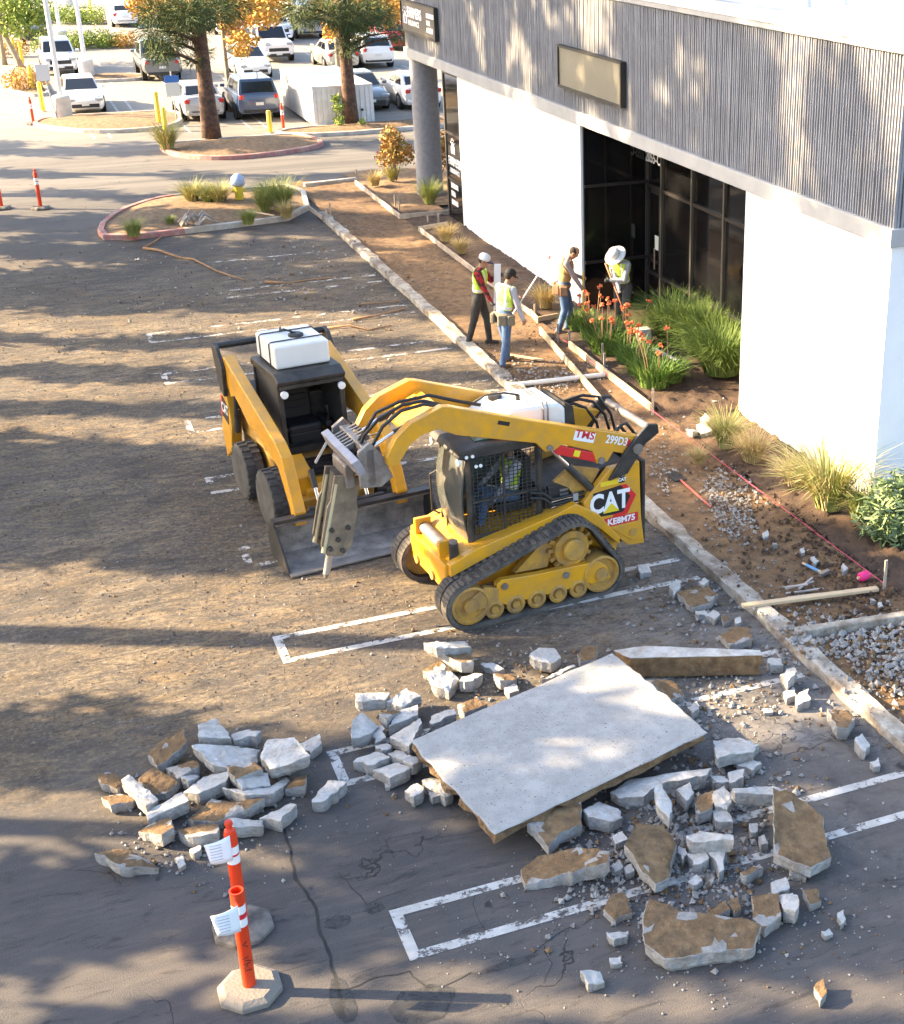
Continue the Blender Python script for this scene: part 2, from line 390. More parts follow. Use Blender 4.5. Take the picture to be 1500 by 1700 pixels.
# oil-dark patches beside the long crack
for (px, py, rx, ry) in ((568,1660,.10,.28),(702,1668,.28,.22),(560,1530,.12,.09),(622,1508,.09,.07),(845,1600,.25,.05)):
    c = G(px, py); k = MB(); k.quad(*[(c.x+rx*math.cos(t*.3927)*(1+.35*noise.noise((t*1.3,px*.1,0))), c.y+ry*math.sin(t*.3927)*(1+.35*noise.noise((t*.9,py*.1,4))), .0025) for t in range(16)])
    struct(k.build('tar_stain', mat('tar', (0.022,0.021,0.022), 0.75, col2=(0.05,0.047,0.045), scale=9, alpha=(7, .34, .5))))
# ---- kerb along the removed walkway, soil strip and beds
M_kerb = mat('broken_kerb', (0.33,0.29,0.235), 0.9, col2=(0.46,0.425,0.37), scale=5, bump=0.8, bscale=18, dirt=(0.12,0.08,0.05), dscale=2.6, damt=0.85)
def rough_bar(x0, x1, y0, y1, h, step=.22, amp=.02):
    k = MB(); n = int((y1-y0)/step); rings = []
    for i in range(n+1):
        y = y0+(y1-y0)*i/n; j = lambda s_: amp*noise.noise((y*2.3, s_*7.7, 1.0))
        rings.append([(x0+j(1),y,0),(x1+j(2)*2,y,0),(x1+j(3)*2,y,h+j(4)-.012),(x1-.03,y,h+j(5)),(x0+.03,y,h+j(6)),(x0+j(7),y,h-.02+j(8))])
    return k.loft(rings)
rough_bar(7.74, 7.97, 9.0, 38.7, .13, step=.13, amp=.035).build('walkway_kerb', M_kerb, fix=True)['kind'] = 'structure'
def height_sheet(name, x0, x1, y0, y1, fn, m, step=.09):
    nx, ny = int((x1-x0)/step), int((y1-y0)/step); k = MB()
    vs = [(x0+(x1-x0)*i/nx, y0+(y1-y0)*j/ny) for j in range(ny+1) for i in range(nx+1)]
    k._a([(x,y,fn(x,y)) for x, y in vs], [(j*(nx+1)+i, j*(nx+1)+i+1, (j+1)*(nx+1)+i+1, (j+1)*(nx+1)+i) for j in range(ny) for i in range(nx)])
    return struct(k.build(name, m, smooth=True))
def fbm(x, y, s, o=4): return noise.fractal((x*s, y*s, 3.3), 1.0, 2.0, o)
def walk_z(x, y):
    return .035+.022*fbm(x, y, 1.4)+.022*abs(fbm(x, y, 5)) + (.02 if x > 9.4 and y > 20 else 0)
height_sheet('walkway_dirt', 7.96, 9.75, 9.0, 43.5, walk_z, M_dirt, .11)
def bed_z(x, y):
    t = max(0, min(1, (x-9.7)/.35)); cl = abs(fbm(x, y, 4.5, 5))
    return .03+t*.05+cl*.10*(1.0 if y < 21.5 else .5)+.03*fbm(x, y, 1)
height_sheet('planting_bed', 9.72, 11.0, 9.0, 38.6, bed_z, M_soil, .07)
height_sheet('entry_soil', 10.95, 12.45, 20.1, 27.5, lambda x, y: .05+.03*fbm(x, y, 3), M_soil, .12)
# strip of old kerb closing the walkway at its far end, and beds by the column
k = MB(); a, b = G(505,312), G(592,302); k.bar((a.x,a.y,.07),(b.x,b.y,.07),.16,.14); struct(k.build('cross_kerb', M_conc, bevel=.02))
height_sheet('column_bed', 9.72, 14.5, 38.5, 44.2, lambda x, y: .06+.05*fbm(x, y, 1.5)+.05*abs(fbm(x, y, 5)), M_mulch, .16)
k = MB(); k.bar((7.9,12.95,.09),(11.6,12.5,.09),.13,.16); struct(k.build('bed_kerb', M_kerb, bevel=.02))
# ================================================================ BUILDING
M_white = mat('white_stucco', (0.80,0.80,0.80), 0.85, col2=(0.74,0.74,0.74), scale=1.2, bump=0.12, bscale=60)
M_rib = mat('ribbed_fascia_plaster', (0.235,0.235,0.25), 0.9, col2=(0.30,0.30,0.315), scale=3.0, bump=0.5, bscale=45, dirt=(0.19,0.185,0.19), dscale=1.2, damt=0.5)
M_band = mat('fascia_band', (0.33,0.325,0.32), 0.8, col2=(0.40,0.39,0.375), scale=2)
M_roof = mat('white_roof_membrane', (0.78,0.77,0.76), 0.8, col2=(0.62,0.61,0.60), scale=0.7, dirt=(0.5,0.48,0.45), dscale=0.5, damt=0.4)
M_glass = mat('dark_tinted_glass', (0.006,0.006,0.007), 0.06, spec=0.55)
M_frame = mat('dark_bronze_frame', (0.045,0.042,0.042), 0.4, metal=0.6)
M_soff = mat('soffit', (0.45,0.44,0.43), 0.9)
M_black = mat('black_tile', (0.012,0.012,0.013), 0.35, col2=(0.02,0.02,0.02), scale=20)
bld = empty('office_building', (0,0,0))
tag(bld, 'two tone office building with grey ribbed fascia above white walls and a dark glass entry', 'building')
WX = 10.92
def part(mb, name, m, parent=bld, **k): return mb.build(name, m, parent, **k)
# white walls
part(MB().bb(WX, 24, 15.95, 20.15, -.1, 3.92), 'wall', M_white)
part(MB().bb(WX, 12.25, 27.40, 35.62, -.1, 3.92), 'wall', M_white)
jb = MB(); jb.bb(WX+.001, 12.45, 27.30, 27.40, -.1, 3.91); part(jb, 'wall_return', M_white)
part(MB().bb(13.0, 24, 20.15, 36.8, -.1, 6.3), 'core_wall', M_soff)
# fascia: light band, ribs, cap
part(MB().bb(WX-.07, 24, 15.88, 40.3, 3.90, 4.15), 'fascia_band', M_band, bevel=.01)
part(MB().bb(WX+.03, 24, 15.98, 40.2, 4.15, 6.40), 'fascia_backing', M_rib)
rb = MB(); y = 15.93; i = 0
while y < 40.22:
    t = .034+.008*rnd.random(); dpt = .035+.012*rnd.random(); n = 7; ring = []
    for j in range(n):
        z = 4.15+2.24*j/(n-1); o = .006*noise.noise((y*30, z*6, 0)); wv = .008*noise.noise((y*12, z*5, 5))
        ring.append([(WX+.035, y+wv, z), (WX+.03-dpt+o, y+.006+wv, z), (WX+.03-dpt+o, y+t-.006+wv, z), (WX+.035, y+t+wv, z)])
    rb.loft(ring, cap=False); y += .068
x = WX+.05
while x < 13.2:                                  # ribs on the end face
    rb.bb(x, x+.036, 15.94, 15.985, 4.15, 6.39); x += .068
rbo = part(rb, 'fascia_ribs', M_rib); rbo['kind'] = 'stuff'
cap = MB(); cap.bb(WX-.06, WX+.30, 15.86, 40.3, 6.40, 6.66); cap.bb(WX-.06, 24, 15.86, 16.2, 6.40, 6.659); part(cap, 'parapet_cap', M_band, bevel=.015)
part(MB().bb(WX-.085, WX-.055, 15.84, 40.31, 6.50, 6.68), 'cap_flashing', M_roof)
part(MB().bb(WX+.29, 24, 16.19, 40.3, 6.30, 6.52), 'roof', M_roof)
for (px, py) in ((1340,12),(1400,8),(1462,14)):
    q = G(px, py, 6.52); part(MB().cyl((q.x,q.y,6.5),(q.x,q.y,7.0),.06), 'vent_pipe', M_roof)
part(MB().bb(WX+.02, 24, 36.8, 40.2, 3.86, 3.905), 'soffit', M_soff)
# round column
tag_c = MB(); tag_c.cyl((11.32,40.05,-.05),(11.32,40.05,3.88),.38,n=40); part(tag_c, 'column', mat('grey_column_plaster', (0.22,0.22,0.24), 0.9, col2=(0.28,0.28,0.30), scale=9, bump=.5, bscale=60), smooth=2)
# recess: black return wall and glazed storefront
part(MB().bb(WX+.05, 12.40, 27.24, 27.29, 0, 3.88), 'return_glass', M_glass)
for zz_ in (1.02,2.62): part(MB().bb(WX+.05, 12.40, 27.20, 27.25, zz_, zz_+.06), "return_mullion", M_frame)
part(MB().bb(WX+.01, 12.5, 20.16, 27.3, 3.87, 3.90), 'recess_soffit', mat('dark_soffit', (0.03,0.03,0.032), .8))
SX = 12.42
mys = [27.24]+[onx(p, q, SX).y for p, q in ((1101,266),(1151,333),(1203,400))]+[20.16]
tops = 3.87; zt = onx(1101, 317, SX).z; zm = onx(1101,462,SX).z
ym = MB()
for a, b in zip(mys, mys[1:]):
    for (z0, z1) in ((.18, zm), (zm, zt), (zt, tops)):
        part(MB().bb(SX, SX+.02, b+.03, a-.03, z0+.03, z1-.03), 'pane', M_glass)
for yv in mys: part(MB().bb(SX-.06, SX+.03, yv-.03, yv+.03, .1, tops), 'mullion', mat('bright_mullion', (0.16,0.15,0.14), .35, metal=.7))
for zv in (.16, zm, zt): part(MB().bb(SX-.045, SX+.028, 20.16, 27.24, zv-.035, zv+.035), 'transom', M_frame)
part(MB().bb(SX-.02, SX+.05, 20.16, 27.24, -.05, .13), 'sill', M_conc)
dr = part(MB().bb(SX-.03, SX-.005, mys[1]+.05, mys[0]-.12, .15, zt-.05), 'door', M_glass)
dr2 = MB(); y0_, y1_ = mys[1]+.05, mys[0]-.12
for c_ in ((y0_, y0_+.07, .15, zt-.05), (y1_-.07, y1_, .15, zt-.05)): dr2.bb(SX-.04, SX-.02, *c_)
dr2.bb(SX-.04, SX-.02, y0_, y1_, .15, .42); dr2.bb(SX-.04, SX-.02, y0_, y1_, zt-.13, zt-.05); dr2.bb(SX-.04, SX-.02, y0_, y1_, 1.0, 1.08)
part(dr2, 'door_frame', M_frame, dr); part(MB().cyl((SX-.1,y0_+.14,.9),(SX-.1,y0_+.14,1.35),.014), 'door_handle', mat('steel', (.5,.5,.5), .3, metal=1), dr)
M_sgt = mat('white_vinyl', (0.80,0.80,0.80), .6)
text_mesh('2055-C', .30, M_sgt, 'unit_number', bld, face_M((SX-.066, (mys[0]+mys[1])/2, (zt+tops)/2-.05), (0,-1,0), (0,0,1)), bold=.006, sx=.8)
part(MB().bb(SX-.07, SX-.062, mys[1]+.06, mys[1]+.24, 1.32, 1.62), 'hours_notice', mat('notice', (.45,.5,.48), .6), dr)
bl = MB(); yb = 20.3
while yb < 20.95: bl.bb(SX+.06, SX+.065, yb, yb+.05, .3, zt-.1); yb += .062
part(bl, 'window_blind', mat('blind', (.45,.45,.42), .8))
# corner glass with sign panel
part(MB().bb(WX+.02, WX+.08, 35.64, 36.85, .05, 3.88), 'corner_glass', M_glass)
for z_ in (.05, 1.15, 2.35, 3.86): part(MB().bb(WX-.005, WX+.09, 35.64, 36.88, z_-.03, z_+.03), 'transom', M_frame)
part(MB().bb(WX-.01, WX+.09, 36.85, 36.92, 0, 3.88), 'mullion', mat('bright_mullion', (0,0,0)))
# ---- signs
M_sign = mat('dark_bronze_sign', (0.060,0.050,0.045), .45, col2=(0.085,0.072,0.062), scale=2)
def sign_panel(name, y0, y1, z0, z1, m, label, rim=.05):
    s_ = empty(name, (WX-.06,(y0+y1)/2,z0)); tag(s_, label, 'sign')
    hy, hz = (y1-y0)/2, z1-z0
    MB().bb(-.05, .03, -hy+rim, hy-rim, rim, hz-rim).build('face', m, s_)
    for a in ((-hy,hy,0,rim),(-hy,hy,hz-rim,hz)): MB().bb(-.08,.03,*a).build('frame_rail', mat('sign_frame', (.02,.018,.016), .5), s_)
    for a in ((-hy,-hy+rim,rim,hz-rim),(hy-rim,hy,rim,hz-rim)): MB().bb(-.08,.03,*a).build('frame_stile', mat('sign_frame', (0,0,0)), s_)
    return s_
sign_panel('blank_sign', 24.9, 28.17, 4.54, 5.37, mat('blank_sign_face', (0.15,0.14,0.105), .3, col2=(.18,.165,.125), scale=1.5), 'blank olive grey sign panel in a dark frame on the ribbed fascia', .045)
fs_ = sign_panel('tenant_sign', 36.9, 40.15, 4.6, 5.42, M_sign, 'dark tenant sign with white FARMERS INSURANCE lettering on the fascia corner', .04)
def logo(parent, o, u, s_, m):                   # white house-and-rays emblem with a blue pane
    u = Vector(u); v = Vector((0,0,1)); nrm = u.cross(v)*.006
    k = MB(); k.prism([(-.5,0),(.5,0),(.5,.55),(0,1.0),(-.5,.55)], o, u*s_, v*s_, nrm)
    lo = k.build('logo', m, parent)
    MB().prism([(-.22,0.06),(.22,0.06),(.22,.5),(0,.7),(-.22,.5)], Vector(o)+nrm, u*s_, v*s_, nrm*.4).build('logo_pane', mat('logo_blue', (.06,.12,.3), .5), lo)
    for a in range(5):
        t = R_(30+30*a); MB().bar(Vector(o)+(u*math.cos(t)*.5+v*(.62+math.sin(t)*.5))*s_+nrm*.5, Vector(o)+(u*math.cos(t)*.72+v*(.62+math.sin(t)*.72))*s_+nrm*.5, .05*s_, .008, up=nrm).build('logo_ray', m, lo)
logo(fs_, (-.052, 1.22, .22), (0,-1,0), .34, M_sgt)
text_mesh('FARMERS', .36, M_sgt, 'lettering', fs_, face_M((-.054, .32, .52), (0,-1,0), (0,0,1)), bold=.012, sx=.92)
text_mesh('INSURANCE', .19, M_sgt, 'lettering', fs_, face_M((-.054, .42, .26), (0,-1,0), (0,0,1)), bold=.005)
def unread_line(parent, x, yc, z, ln, h):        # lettering too small to read in the photograph: a row of letter-sized strokes
    rg = random.Random(int(z*100)+int(ln*100)); y = yc+ln/2
    while y > yc-ln/2:
        w_ = h*rg.uniform(.35,.6); MB().bb(x-.004, x, y-w_, y, z-h/2, z+h/2*rg.uniform(.75,1)).build('letter_stroke', M_sgt, parent); y -= w_+h*.14
for ln, z_ in ((.62,.58),(.32,.40),(.52,.22)): unread_line(fs_, -.051, -1.12+(.62-ln)/2, z_, ln, .13)
logo(bld, (WX+.016, 36.3, 1.85), (0,-1,0), .30, M_sgt)
for t_, z_, s_ in (('FARMERS', 1.62, .30), ('INSURANCE', 1.38, .17)):
    text_mesh(t_, s_, M_sgt, 'window_lettering', bld, face_M((WX+.014, 36.22, z_), (0,-1,0), (0,0,1)), bold=.006, sx=.85)
for ln, z_ in ((.62,1.0),(.34,.78),(.54,.56)): unread_line(bld, WX+.012, 36.3+(.62-ln)/2, z_, ln, .15)
# ================================================================ PLANTS
def leafmat(name, c1, c2, scale=3.0, rough=.75):
    m = mat(name, c1, rough, col2=c2, scale=scale, spec=.25)
    return m
M_pine = [leafmat('pine_needles', (0.040,0.075,0.030), (0.075,0.11,0.04)), leafmat('pine_needles_light', (0.085,0.115,0.04), (0.15,0.155,0.06))]
M_orange = [leafmat('autumn_leaves', (0.42,0.19,0.035), (0.52,0.31,0.07)), leafmat('autumn_leaves_yellow', (0.50,0.36,0.09), (0.36,0.24,0.06))]
M_green = [leafmat('spring_leaves', (0.20,0.27,0.045), (0.32,0.36,0.07)), leafmat('mid_leaves', (0.11,0.19,0.04), (0.2,0.26,0.06))]
M_bark = mat('pine_bark', (0.085,0.045,0.03), .95, col2=(0.165,0.092,0.06), scale=10, bump=1.0, bscale=9, dirt=(.035,.022,.018), dscale=7, damt=.85)
M_bark2 = mat('pale_bark', (0.33,0.26,0.19), .9, col2=(.22,.17,.12), scale=8, bump=.5)
def leaf_cloud(mb, c, r, n, ls, lw, rg, flat=.75, needle=False):
    for _ in range(n):
        while True:
            p = Vector((rg.uniform(-1,1), rg.uniform(-1,1), rg.uniform(-1,1)))
            if p.length < 1: break
        p *= (.45+.55*p.length)**.3
        q = Vector(c)+Vector((p.x*r, p.y*r, p.z*r*flat))
        a = Vector((rg.gauss(0,1), rg.gauss(0,1), rg.gauss(0,.7))).normalized()
        if needle: a = (p.normalized()*1.0+a*.6+Vector((0,0,-.15))).normalized()
        b = a.orthogonal().normalized(); b.rotate(Matrix.Rotation(rg.uniform(0,6.28), 3, a))
        l = ls*rg.uniform(.6,1.3); w_ = lw*rg.uniform(.7,1.3)
        mb.cur = 0 if rg.random() < .6 else 1
        mb._a([q-b*w_*.5, q+b*w_*.5, q+a*l+b*w_*.25, q+a*l-b*w_*.25], [(0,1,2,3)])
    mb.cur = 0
def tree(name, label, loc, th, tr, clumps, mats, bark=M_bark, leaves=60, ls=.3, lw=.1, lean=(0,0), seed=1, group=None, cat='tree', needle=False, limbs=True, flat=.75):
    rg = random.Random(seed); e = empty(name, loc); tag(e, label, cat, group)
    t = MB(); pts = []; rs = []
    for i in range(13):
        f = i/12; pts.append((lean[0]*f+.10*noise.noise((f*3,seed,0))*f, lean[1]*f+.10*noise.noise((f*3,seed,5))*f, -.05+th*f)); rs.append(tr*(1.25-.25*min(1,f*8))*(1-f*.72))
    t.tube(pts, rs, 12)
    if limbs:
        for (c, r) in clumps:
            zb = max(.15*th, min(th*.97, c[2]-.25*math.hypot(c[0],c[1])-r*.2)); f = zb/th
            s_ = Vector((lean[0]*f, lean[1]*f, zb)); d = Vector(c)-s_
            if d.length > .35 : t.tube([s_, s_+d*.5+Vector((0,0,.08*d.length)), Vector(c)], [tr*.26, tr*.16, tr*.06], 6)
    t.build('trunk', bark, e, smooth=True)
    k = MB()
    for (c, r) in clumps: leaf_cloud(k, c, r, int(leaves*(r/.7)**2), ls, lw, rg, flat, needle)
    k.build('crown', mats, e)
    return e
def pine_clumps(rg, z0, z1, R, n, r=(.45,.9), bias=0.0):
    out = []
    for _ in range(n):
        f = rg.random()**.8; z = z0+(z1-z0)*f; rad = R*(1-.75*f)*rg.uniform(.35,1.0); a = rg.uniform(0,6.28)
        out.append(((rad*math.cos(a), rad*math.sin(a), z), rg.uniform(*r)))
    return out
def px_clumps(base, lst, jit=.5, rg=None):       # clumps placed by pixel on the tree's own depth plane
    out = []; b = G(*base)
    for (x, y, r) in lst:
        d = ray(x, y); t = b.y/d.y; p = Vector((t*d.x, t*d.y, CAMH+t*d.z))
        out.append(((p.x-b.x, rg.uniform(-1,1)*jit if rg else 0, p.z), r))
    return out
rg = random.Random(3)
# two pines in view
b1 = (352,235); c1 = px_clumps(b1, [(252,48,.6),(275,70,.62),(262,88,.45),(300,45,.55),(318,60,.5),(310,22,.7),(345,18,.65),(365,8,.7),(290,15,.6),(250,22,.5),(275,90,.35),(322,100,.3),(345,92,.3),(385,8,.6),(335,38,.5)], 1.2, rg) + pine_clumps(rg, 6.6, 12, 3.2, 40)
tree('pine_tree', 'pine with thick brown trunk standing on the kerbed island', G(*b1), 12.5, .29, c1, M_pine, leaves=820, ls=.26, lw=.022, seed=4, needle=True)
b2 = (583,212); c2 = px_clumps(b2, [(490,12,.6),(515,32,.55),(540,22,.6),(570,30,.7),(585,60,.5),(572,80,.4),(600,20,.7),(625,45,.5),(645,50,.45),(655,58,.35),(620,30,.55),(560,5,.6),(640,18,.5),(500,28,.4),(595,45,.5),(650,30,.35)], 1.2, rg) + pine_clumps(rg, 6.8, 12.5, 3.4, 40)
tree('pine_tree', 'pine with reddish trunk growing beside the white storage container', G(*b2), 12.8, .26, c2, M_pine, leaves=820, ls=.26, lw=.022, seed=9, needle=True)
# autumn trees among the far cars
for (bp, lst, lab, th, sd_) in (
    ((384,186), [(395,40,.6),(410,20,.7),(430,30,.6),(390,65,.5),(415,70,.45),(440,12,.6),(400,90,.35),(375,35,.5),(455,30,.45)], 'slender orange leafed tree leaning beside the blue suv', 6.0, 21),
    ((298,118), [(245,12,.9),(270,5,.9),(300,10,1.0),(325,20,.8),(230,5,.7),(285,30,.7),(340,5,.9)], 'orange leafed tree spreading behind the thick pine trunk', 7.5, 22),
    ((563,132), [(560,60,.5),(552,45,.6),(575,20,.7),(545,10,.8),(600,8,.8),(630,10,.8),(640,35,.5),(655,10,.7)], 'orange leafed tree with pale thin trunk behind the storage container', 7.5, 23),
    ((420,70), [(400,5,1.0),(430,8,1.0),(380,12,.9),(460,4,.9)], 'far orange leafed tree beyond the parked white truck', 9, 24),
    ((655,75), [(650,22,.9),(665,50,.6),(640,8,1.0),(668,15,.9)], 'orange leafed tree above the red car', 9, 25)):
    tree('autumn_tree', lab, G(*bp), th, .11, px_clumps(bp, lst, 1.0, rg), M_orange, bark=M_bark2, leaves=380, ls=.14, lw=.10, seed=sd_)
tree('street_tree', 'bright green tree leaning over the entrance island', G(40,118), 6.5, .14, px_clumps((40,118), [(15,15,1.0),(40,20,.9),(60,12,.9),(20,45,.8),(60,40,.7),(5,35,.9),(70,30,.6),(40,50,.5),(30,2,1.0)], 1.2, rg), M_green, bark=M_bark2, leaves=170, ls=.16, lw=.11, lean=(-2.2,1.0), seed=31)
tree('street_tree', 'bright green tree with pale trunk behind the leaning one', G(8,108), 6.0, .12, px_clumps((8,108), [(5,10,.9),(20,25,.8),(0,50,.7)], 1.2, rg), M_green, bark=M_bark2, leaves=150, ls=.16, lw=.11, seed=32)
# trees outside the picture, on the left side of the lot: their shade falls across it
def shade_tree(s_, u, low, top, seed):
    """s_: place across the sun's direction, u: along it. low/top: (radius, z0, z1, clumps)"""
    rr = random.Random(seed); cl = []
    for (R, z0, z1, n, r0, r1) in (low, top):
        for _ in range(n):
            z = rr.uniform(z0, z1); a = rr.uniform(0,6.28); d = R*math.sqrt(rr.random()); cl.append(((d*math.cos(a), d*math.sin(a), z), rr.uniform(r0, r1)))
    p = Vector((.439,.898,0))*s_ + Vector((.898,-.439,0))*u
    h = max(low[2], top[2])
    tree('shade_tree', SHADE_LAB[0 if max(low[0], top[0]) > 1.4 else 1], p, h, .22 if low[0] < .6 else .32, cl, M_pine, leaves=85, ls=.42, lw=.17, seed=seed, group='trees along the open side of the lot', flat=.8)
SHADE_LAB = ('broad pine along the open side of the lot', 'slender pine along the open side of the lot')
NO = (0,1,1.1,0,.4,.5)
for i, a in enumerate((
    (48.0,-32,(1.2,3.5,9,30,.5,.8),NO),(43.8,-30,(.6,4,12,20,.4,.6),(1.6,12,17,16,.6,.9)),
    (40.6,-27,(.7,4,11,24,.4,.6),(1.9,12,17,22,.6,.9)),(37.2,-25,(1.4,3.5,10.5,44,.5,.8),(1.9,12,17,24,.6,.9)),
    (34.4,-24,(1.1,3.5,10,40,.45,.7),(1.7,12.3,17,24,.6,.9)),(31.2,-23,(1.9,3.2,10.4,84,.5,.85),(1.8,12.3,17.5,24,.6,.9)),
    (29.4,-24,(.5,3.4,10.4,26,.4,.55),(1.2,12.3,17,14,.5,.8)),(26.75,-22,(.16,3.2,10.5,26,.36,.5),(1.5,12.8,17.5,24,.55,.85)),(24.8,-21,(.16,3.0,10.5,26,.34,.5),(1.4,13,18,22,.55,.85)),(22.85,-22,(.14,3.4,10.5,26,.32,.46),(1.3,13.4,18,20,.55,.85)),
    (20.4,-21,(.9,3.4,11,60,.45,.65),(1.0,13.6,18.5,12,.5,.8)),(18.4,-20,(1.3,3.2,10.4,84,.5,.75),NO),(17.2,-19,(.3,3.4,9.8,26,.35,.5),NO),
    (14.9,-17,(.9,7.6,12.0,30,.45,.7),NO),(12.5,-16,(.6,3.4,11.0,46,.4,.6),NO),(11.1,-16,(.5,5.8,11,26,.4,.6),NO),(9.95,-15,(.62,3.0,11,80,.36,.52),NO),(8.15,-14,(.45,2.6,10.5,60,.36,.5),NO),(7.2,-14,(.9,2.6,10.5,70,.4,.6),NO),(5.5,-13,(.8,3.6,10,36,.45,.65),NO))):
    shade_tree(*a, 40+i)
# ---- grasses and shrubs
def grass_mesh(name, n, h, spread, mats, seed, w0=.006, droop=.9, seg=4, base=.12):
    rg = random.Random(seed); k = MB()
    for _ in range(n):
        a = rg.uniform(0,6.283); rb = base*math.sqrt(rg.random()); p = Vector((rb*math.cos(a), rb*math.sin(a), 0))
        a2 = a+rg.gauss(0,.5); out = rg.uniform(.15,1)*spread; hh = h*rg.uniform(.6,1.1); d = Vector((math.cos(a2), math.sin(a2), 0)); sd_ = Vector((-d.y,d.x,0)); dr = droop*rg.uniform(.4,1.2)
        pts = []
        for i in range(seg+1):
            f = i/seg; pts.append(p+d*out*(f**1.5)+Vector((0,0,hh*(f-dr*.45*f*f*f))))
        k.cur = rg.randrange(len(mats)); w_ = w0*rg.uniform(.7,1.4)
        vs = []
        for i, q in enumerate(pts): ww = w_*(1-.85*i/seg); vs += [q-sd_*ww, q+sd_*ww]
        k._a(vs, [(2*i,2*i+1,2*i+3,2*i+2) for i in range(seg)])
    return k.mesh(name, mats)
M_gg = [leafmat('grass_green', (0.13,0.19,0.04), (0.22,0.27,0.07)), leafmat('grass_yellowgreen', (0.30,0.31,0.09), (0.38,0.36,0.13))]
M_gs = [leafmat('grass_straw', (0.46,0.36,0.17), (0.36,0.25,0.10)), leafmat('grass_gold', (0.42,0.33,0.12), (0.55,0.45,0.24))]
M_gd = [leafmat('grass_deep', (0.07,0.125,0.025), (0.13,0.19,0.045)), leafmat('grass_deep2', (0.11,0.17,0.035), (0.17,0.22,0.06))]
GM = {'green': grass_mesh('blades', 520, .75, .55, M_gg, 1), 'straw': grass_mesh('blades', 380, .55, .42, M_gs, 2), 'mix': grass_mesh('blades', 600, .75, .62, [M_gg[1], M_gs[1], M_gg[0]], 3), 'deep': grass_mesh('blades', 1500, 1.05, 1.0, M_gd, 4, w0=.008, base=.3), 'short': grass_mesh('blades', 380, .45, .32, M_gg, 5)}
def grass(px, kind, sc, label, z=.12, sq=1.0, group=None):
    p = G(px[0], px[1], z); e = bpy.data.objects.new('grass_clump', GM[kind]); COL.objects.link(e); e.location = p; e.scale = (sc, sc, sc*sq); e.rotation_euler = (0,0,rnd.uniform(0,6.28))
    tag(e, label, 'grass', group); return e
for a in (((222,392),'short',1.25,'low green grass clump at the rounded tip of the near island'),((320,338),'mix',1.15,'feathery pale grass clump at the outer kerb of the near island'),((365,340),'mix',1.15,'feathery pale grass clump beside the yellow hydrant'),((345,340),'green',1.0,'yellow green grass clump between the feathery clumps by the hydrant'),
          ((445,345),'green',1.35,'tall green grass clump nearest the hydrant on its walkway side'),((470,350),'green',1.45,'tall green grass clump at the walkway corner of the near island'),((475,362),'straw',1.1,'straw coloured grass clump at the kerb end'),((412,372),'short',1.15,'small green grass tuft by the near island kerb'),((440,352),'green',1.1,'green grass clump behind the small tuft'),((283,373),'short',.7,'thin green sprig beside the heap of cut roots'),
          ((278,248),'mix',1.6,'large drooping grass clump at the corner of the pine island'),((713,338),'green',1.15,'green grass clump at the foot of the round column'),((622,308),'straw',1.0,'straw grass clump beside the form board corner'),((650,300),'mix',.8,'pale grass clump by the orange tinged shrub'),
          ((1205,742),'mix',1.0,'yellow green grass clump at the end of the white wall by the entry'),((1248,765),'straw',1.15,'straw coloured grass clump against the white wall'),((1318,805),'straw',1.1,'straw grass clump left of the bright feathery clump'),((1375,842),'mix',1.6,'big bright feathery grass clump by the white wall corner'),((1425,860),'green',.9,'green grass clump between the feathery clump and the corner shrub'),((1158,768),'straw',.6,'uprooted straw grass tuft lying on the soil'),
          ((740,400),'straw',1.0,'dry straw grass in the form beside the dark glass'),((765,420),'straw',.9,'dry straw grass behind the man in red'),((905,510),'straw',1.2,'golden dry grass clump at the end of the white wall by the workers'),
          ((1115,560),'deep',1.0,'arching deep green grass mound next to the red flowers'),((1160,575),'deep',1.05,'arching deep green grass mound in the middle before the glass'),((1198,618),'deep',1.1,'arching deep green grass mound against the white wall')):
    grass(*a)
# kangaroo-paw like clumps with red flower heads
M_strap = [leafmat('strap_leaf', (0.075,0.15,0.03), (0.13,0.22,0.045)), leafmat('strap_leaf2', (0.17,0.24,0.05), (0.10,0.18,0.035))]
M_flower = mat('red_flower', (0.62,0.10,0.035), .7, col2=(0.72,0.22,0.08), scale=30)
M_stalk = mat('flower_stalk', (0.30,0.17,0.10), .8)
strap = grass_mesh('leaves', 330, .56, .46, M_strap, 11, w0=.014, droop=.6, base=.25)
def paw(px, sc, fl, label, seed):
    rg = random.Random(seed); e = empty('flowering_plant', G(px[0], px[1], .1)); tag(e, label, 'plant', 'red flowering strap leaf plants')
    l = bpy.data.objects.new('leaves', strap); COL.objects.link(l); l.parent = e; l.scale = (sc,sc,sc); l.rotation_euler = (0,0,rg.uniform(0,6))
    for _ in range(fl):
        a = rg.uniform(0,6.28); r = rg.uniform(.05,.4); h = rg.uniform(.55,.98)*sc; p0 = Vector((.1*math.cos(a),.1*math.sin(a),0)); p1 = Vector((r*math.cos(a),r*math.sin(a),h))
        st = MB().tube([p0, p0.lerp(p1,.5)+Vector((0,0,.06)), p1], .008, 5).build('stalk', M_stalk, e)
        f = MB()
        for _k in range(9):
            d = Vector((rg.gauss(0,1),rg.gauss(0,1),rg.gauss(.5,.6))).normalized(); f.cyl(p1, p1+d*.06, .010, .016, 5)
        f.build('flower_head', M_flower, st)
for i, (px, sc, fl) in enumerate((((985,560),1.0,7),((1005,585),1.0,6),((1045,600),.95,4),((1030,575),1.0,5),((1065,618),1.0,4),((1085,640),1.05,3),((1110,632),.9,2),((960,545),.8,4),((1050,570),.9,4))):
    paw(px, sc, fl, 'strap leaf plant with '+('zero','one','two','three','four','five','six','seven')[fl]+' red flower heads on tall stalks before the entry', 60+i)
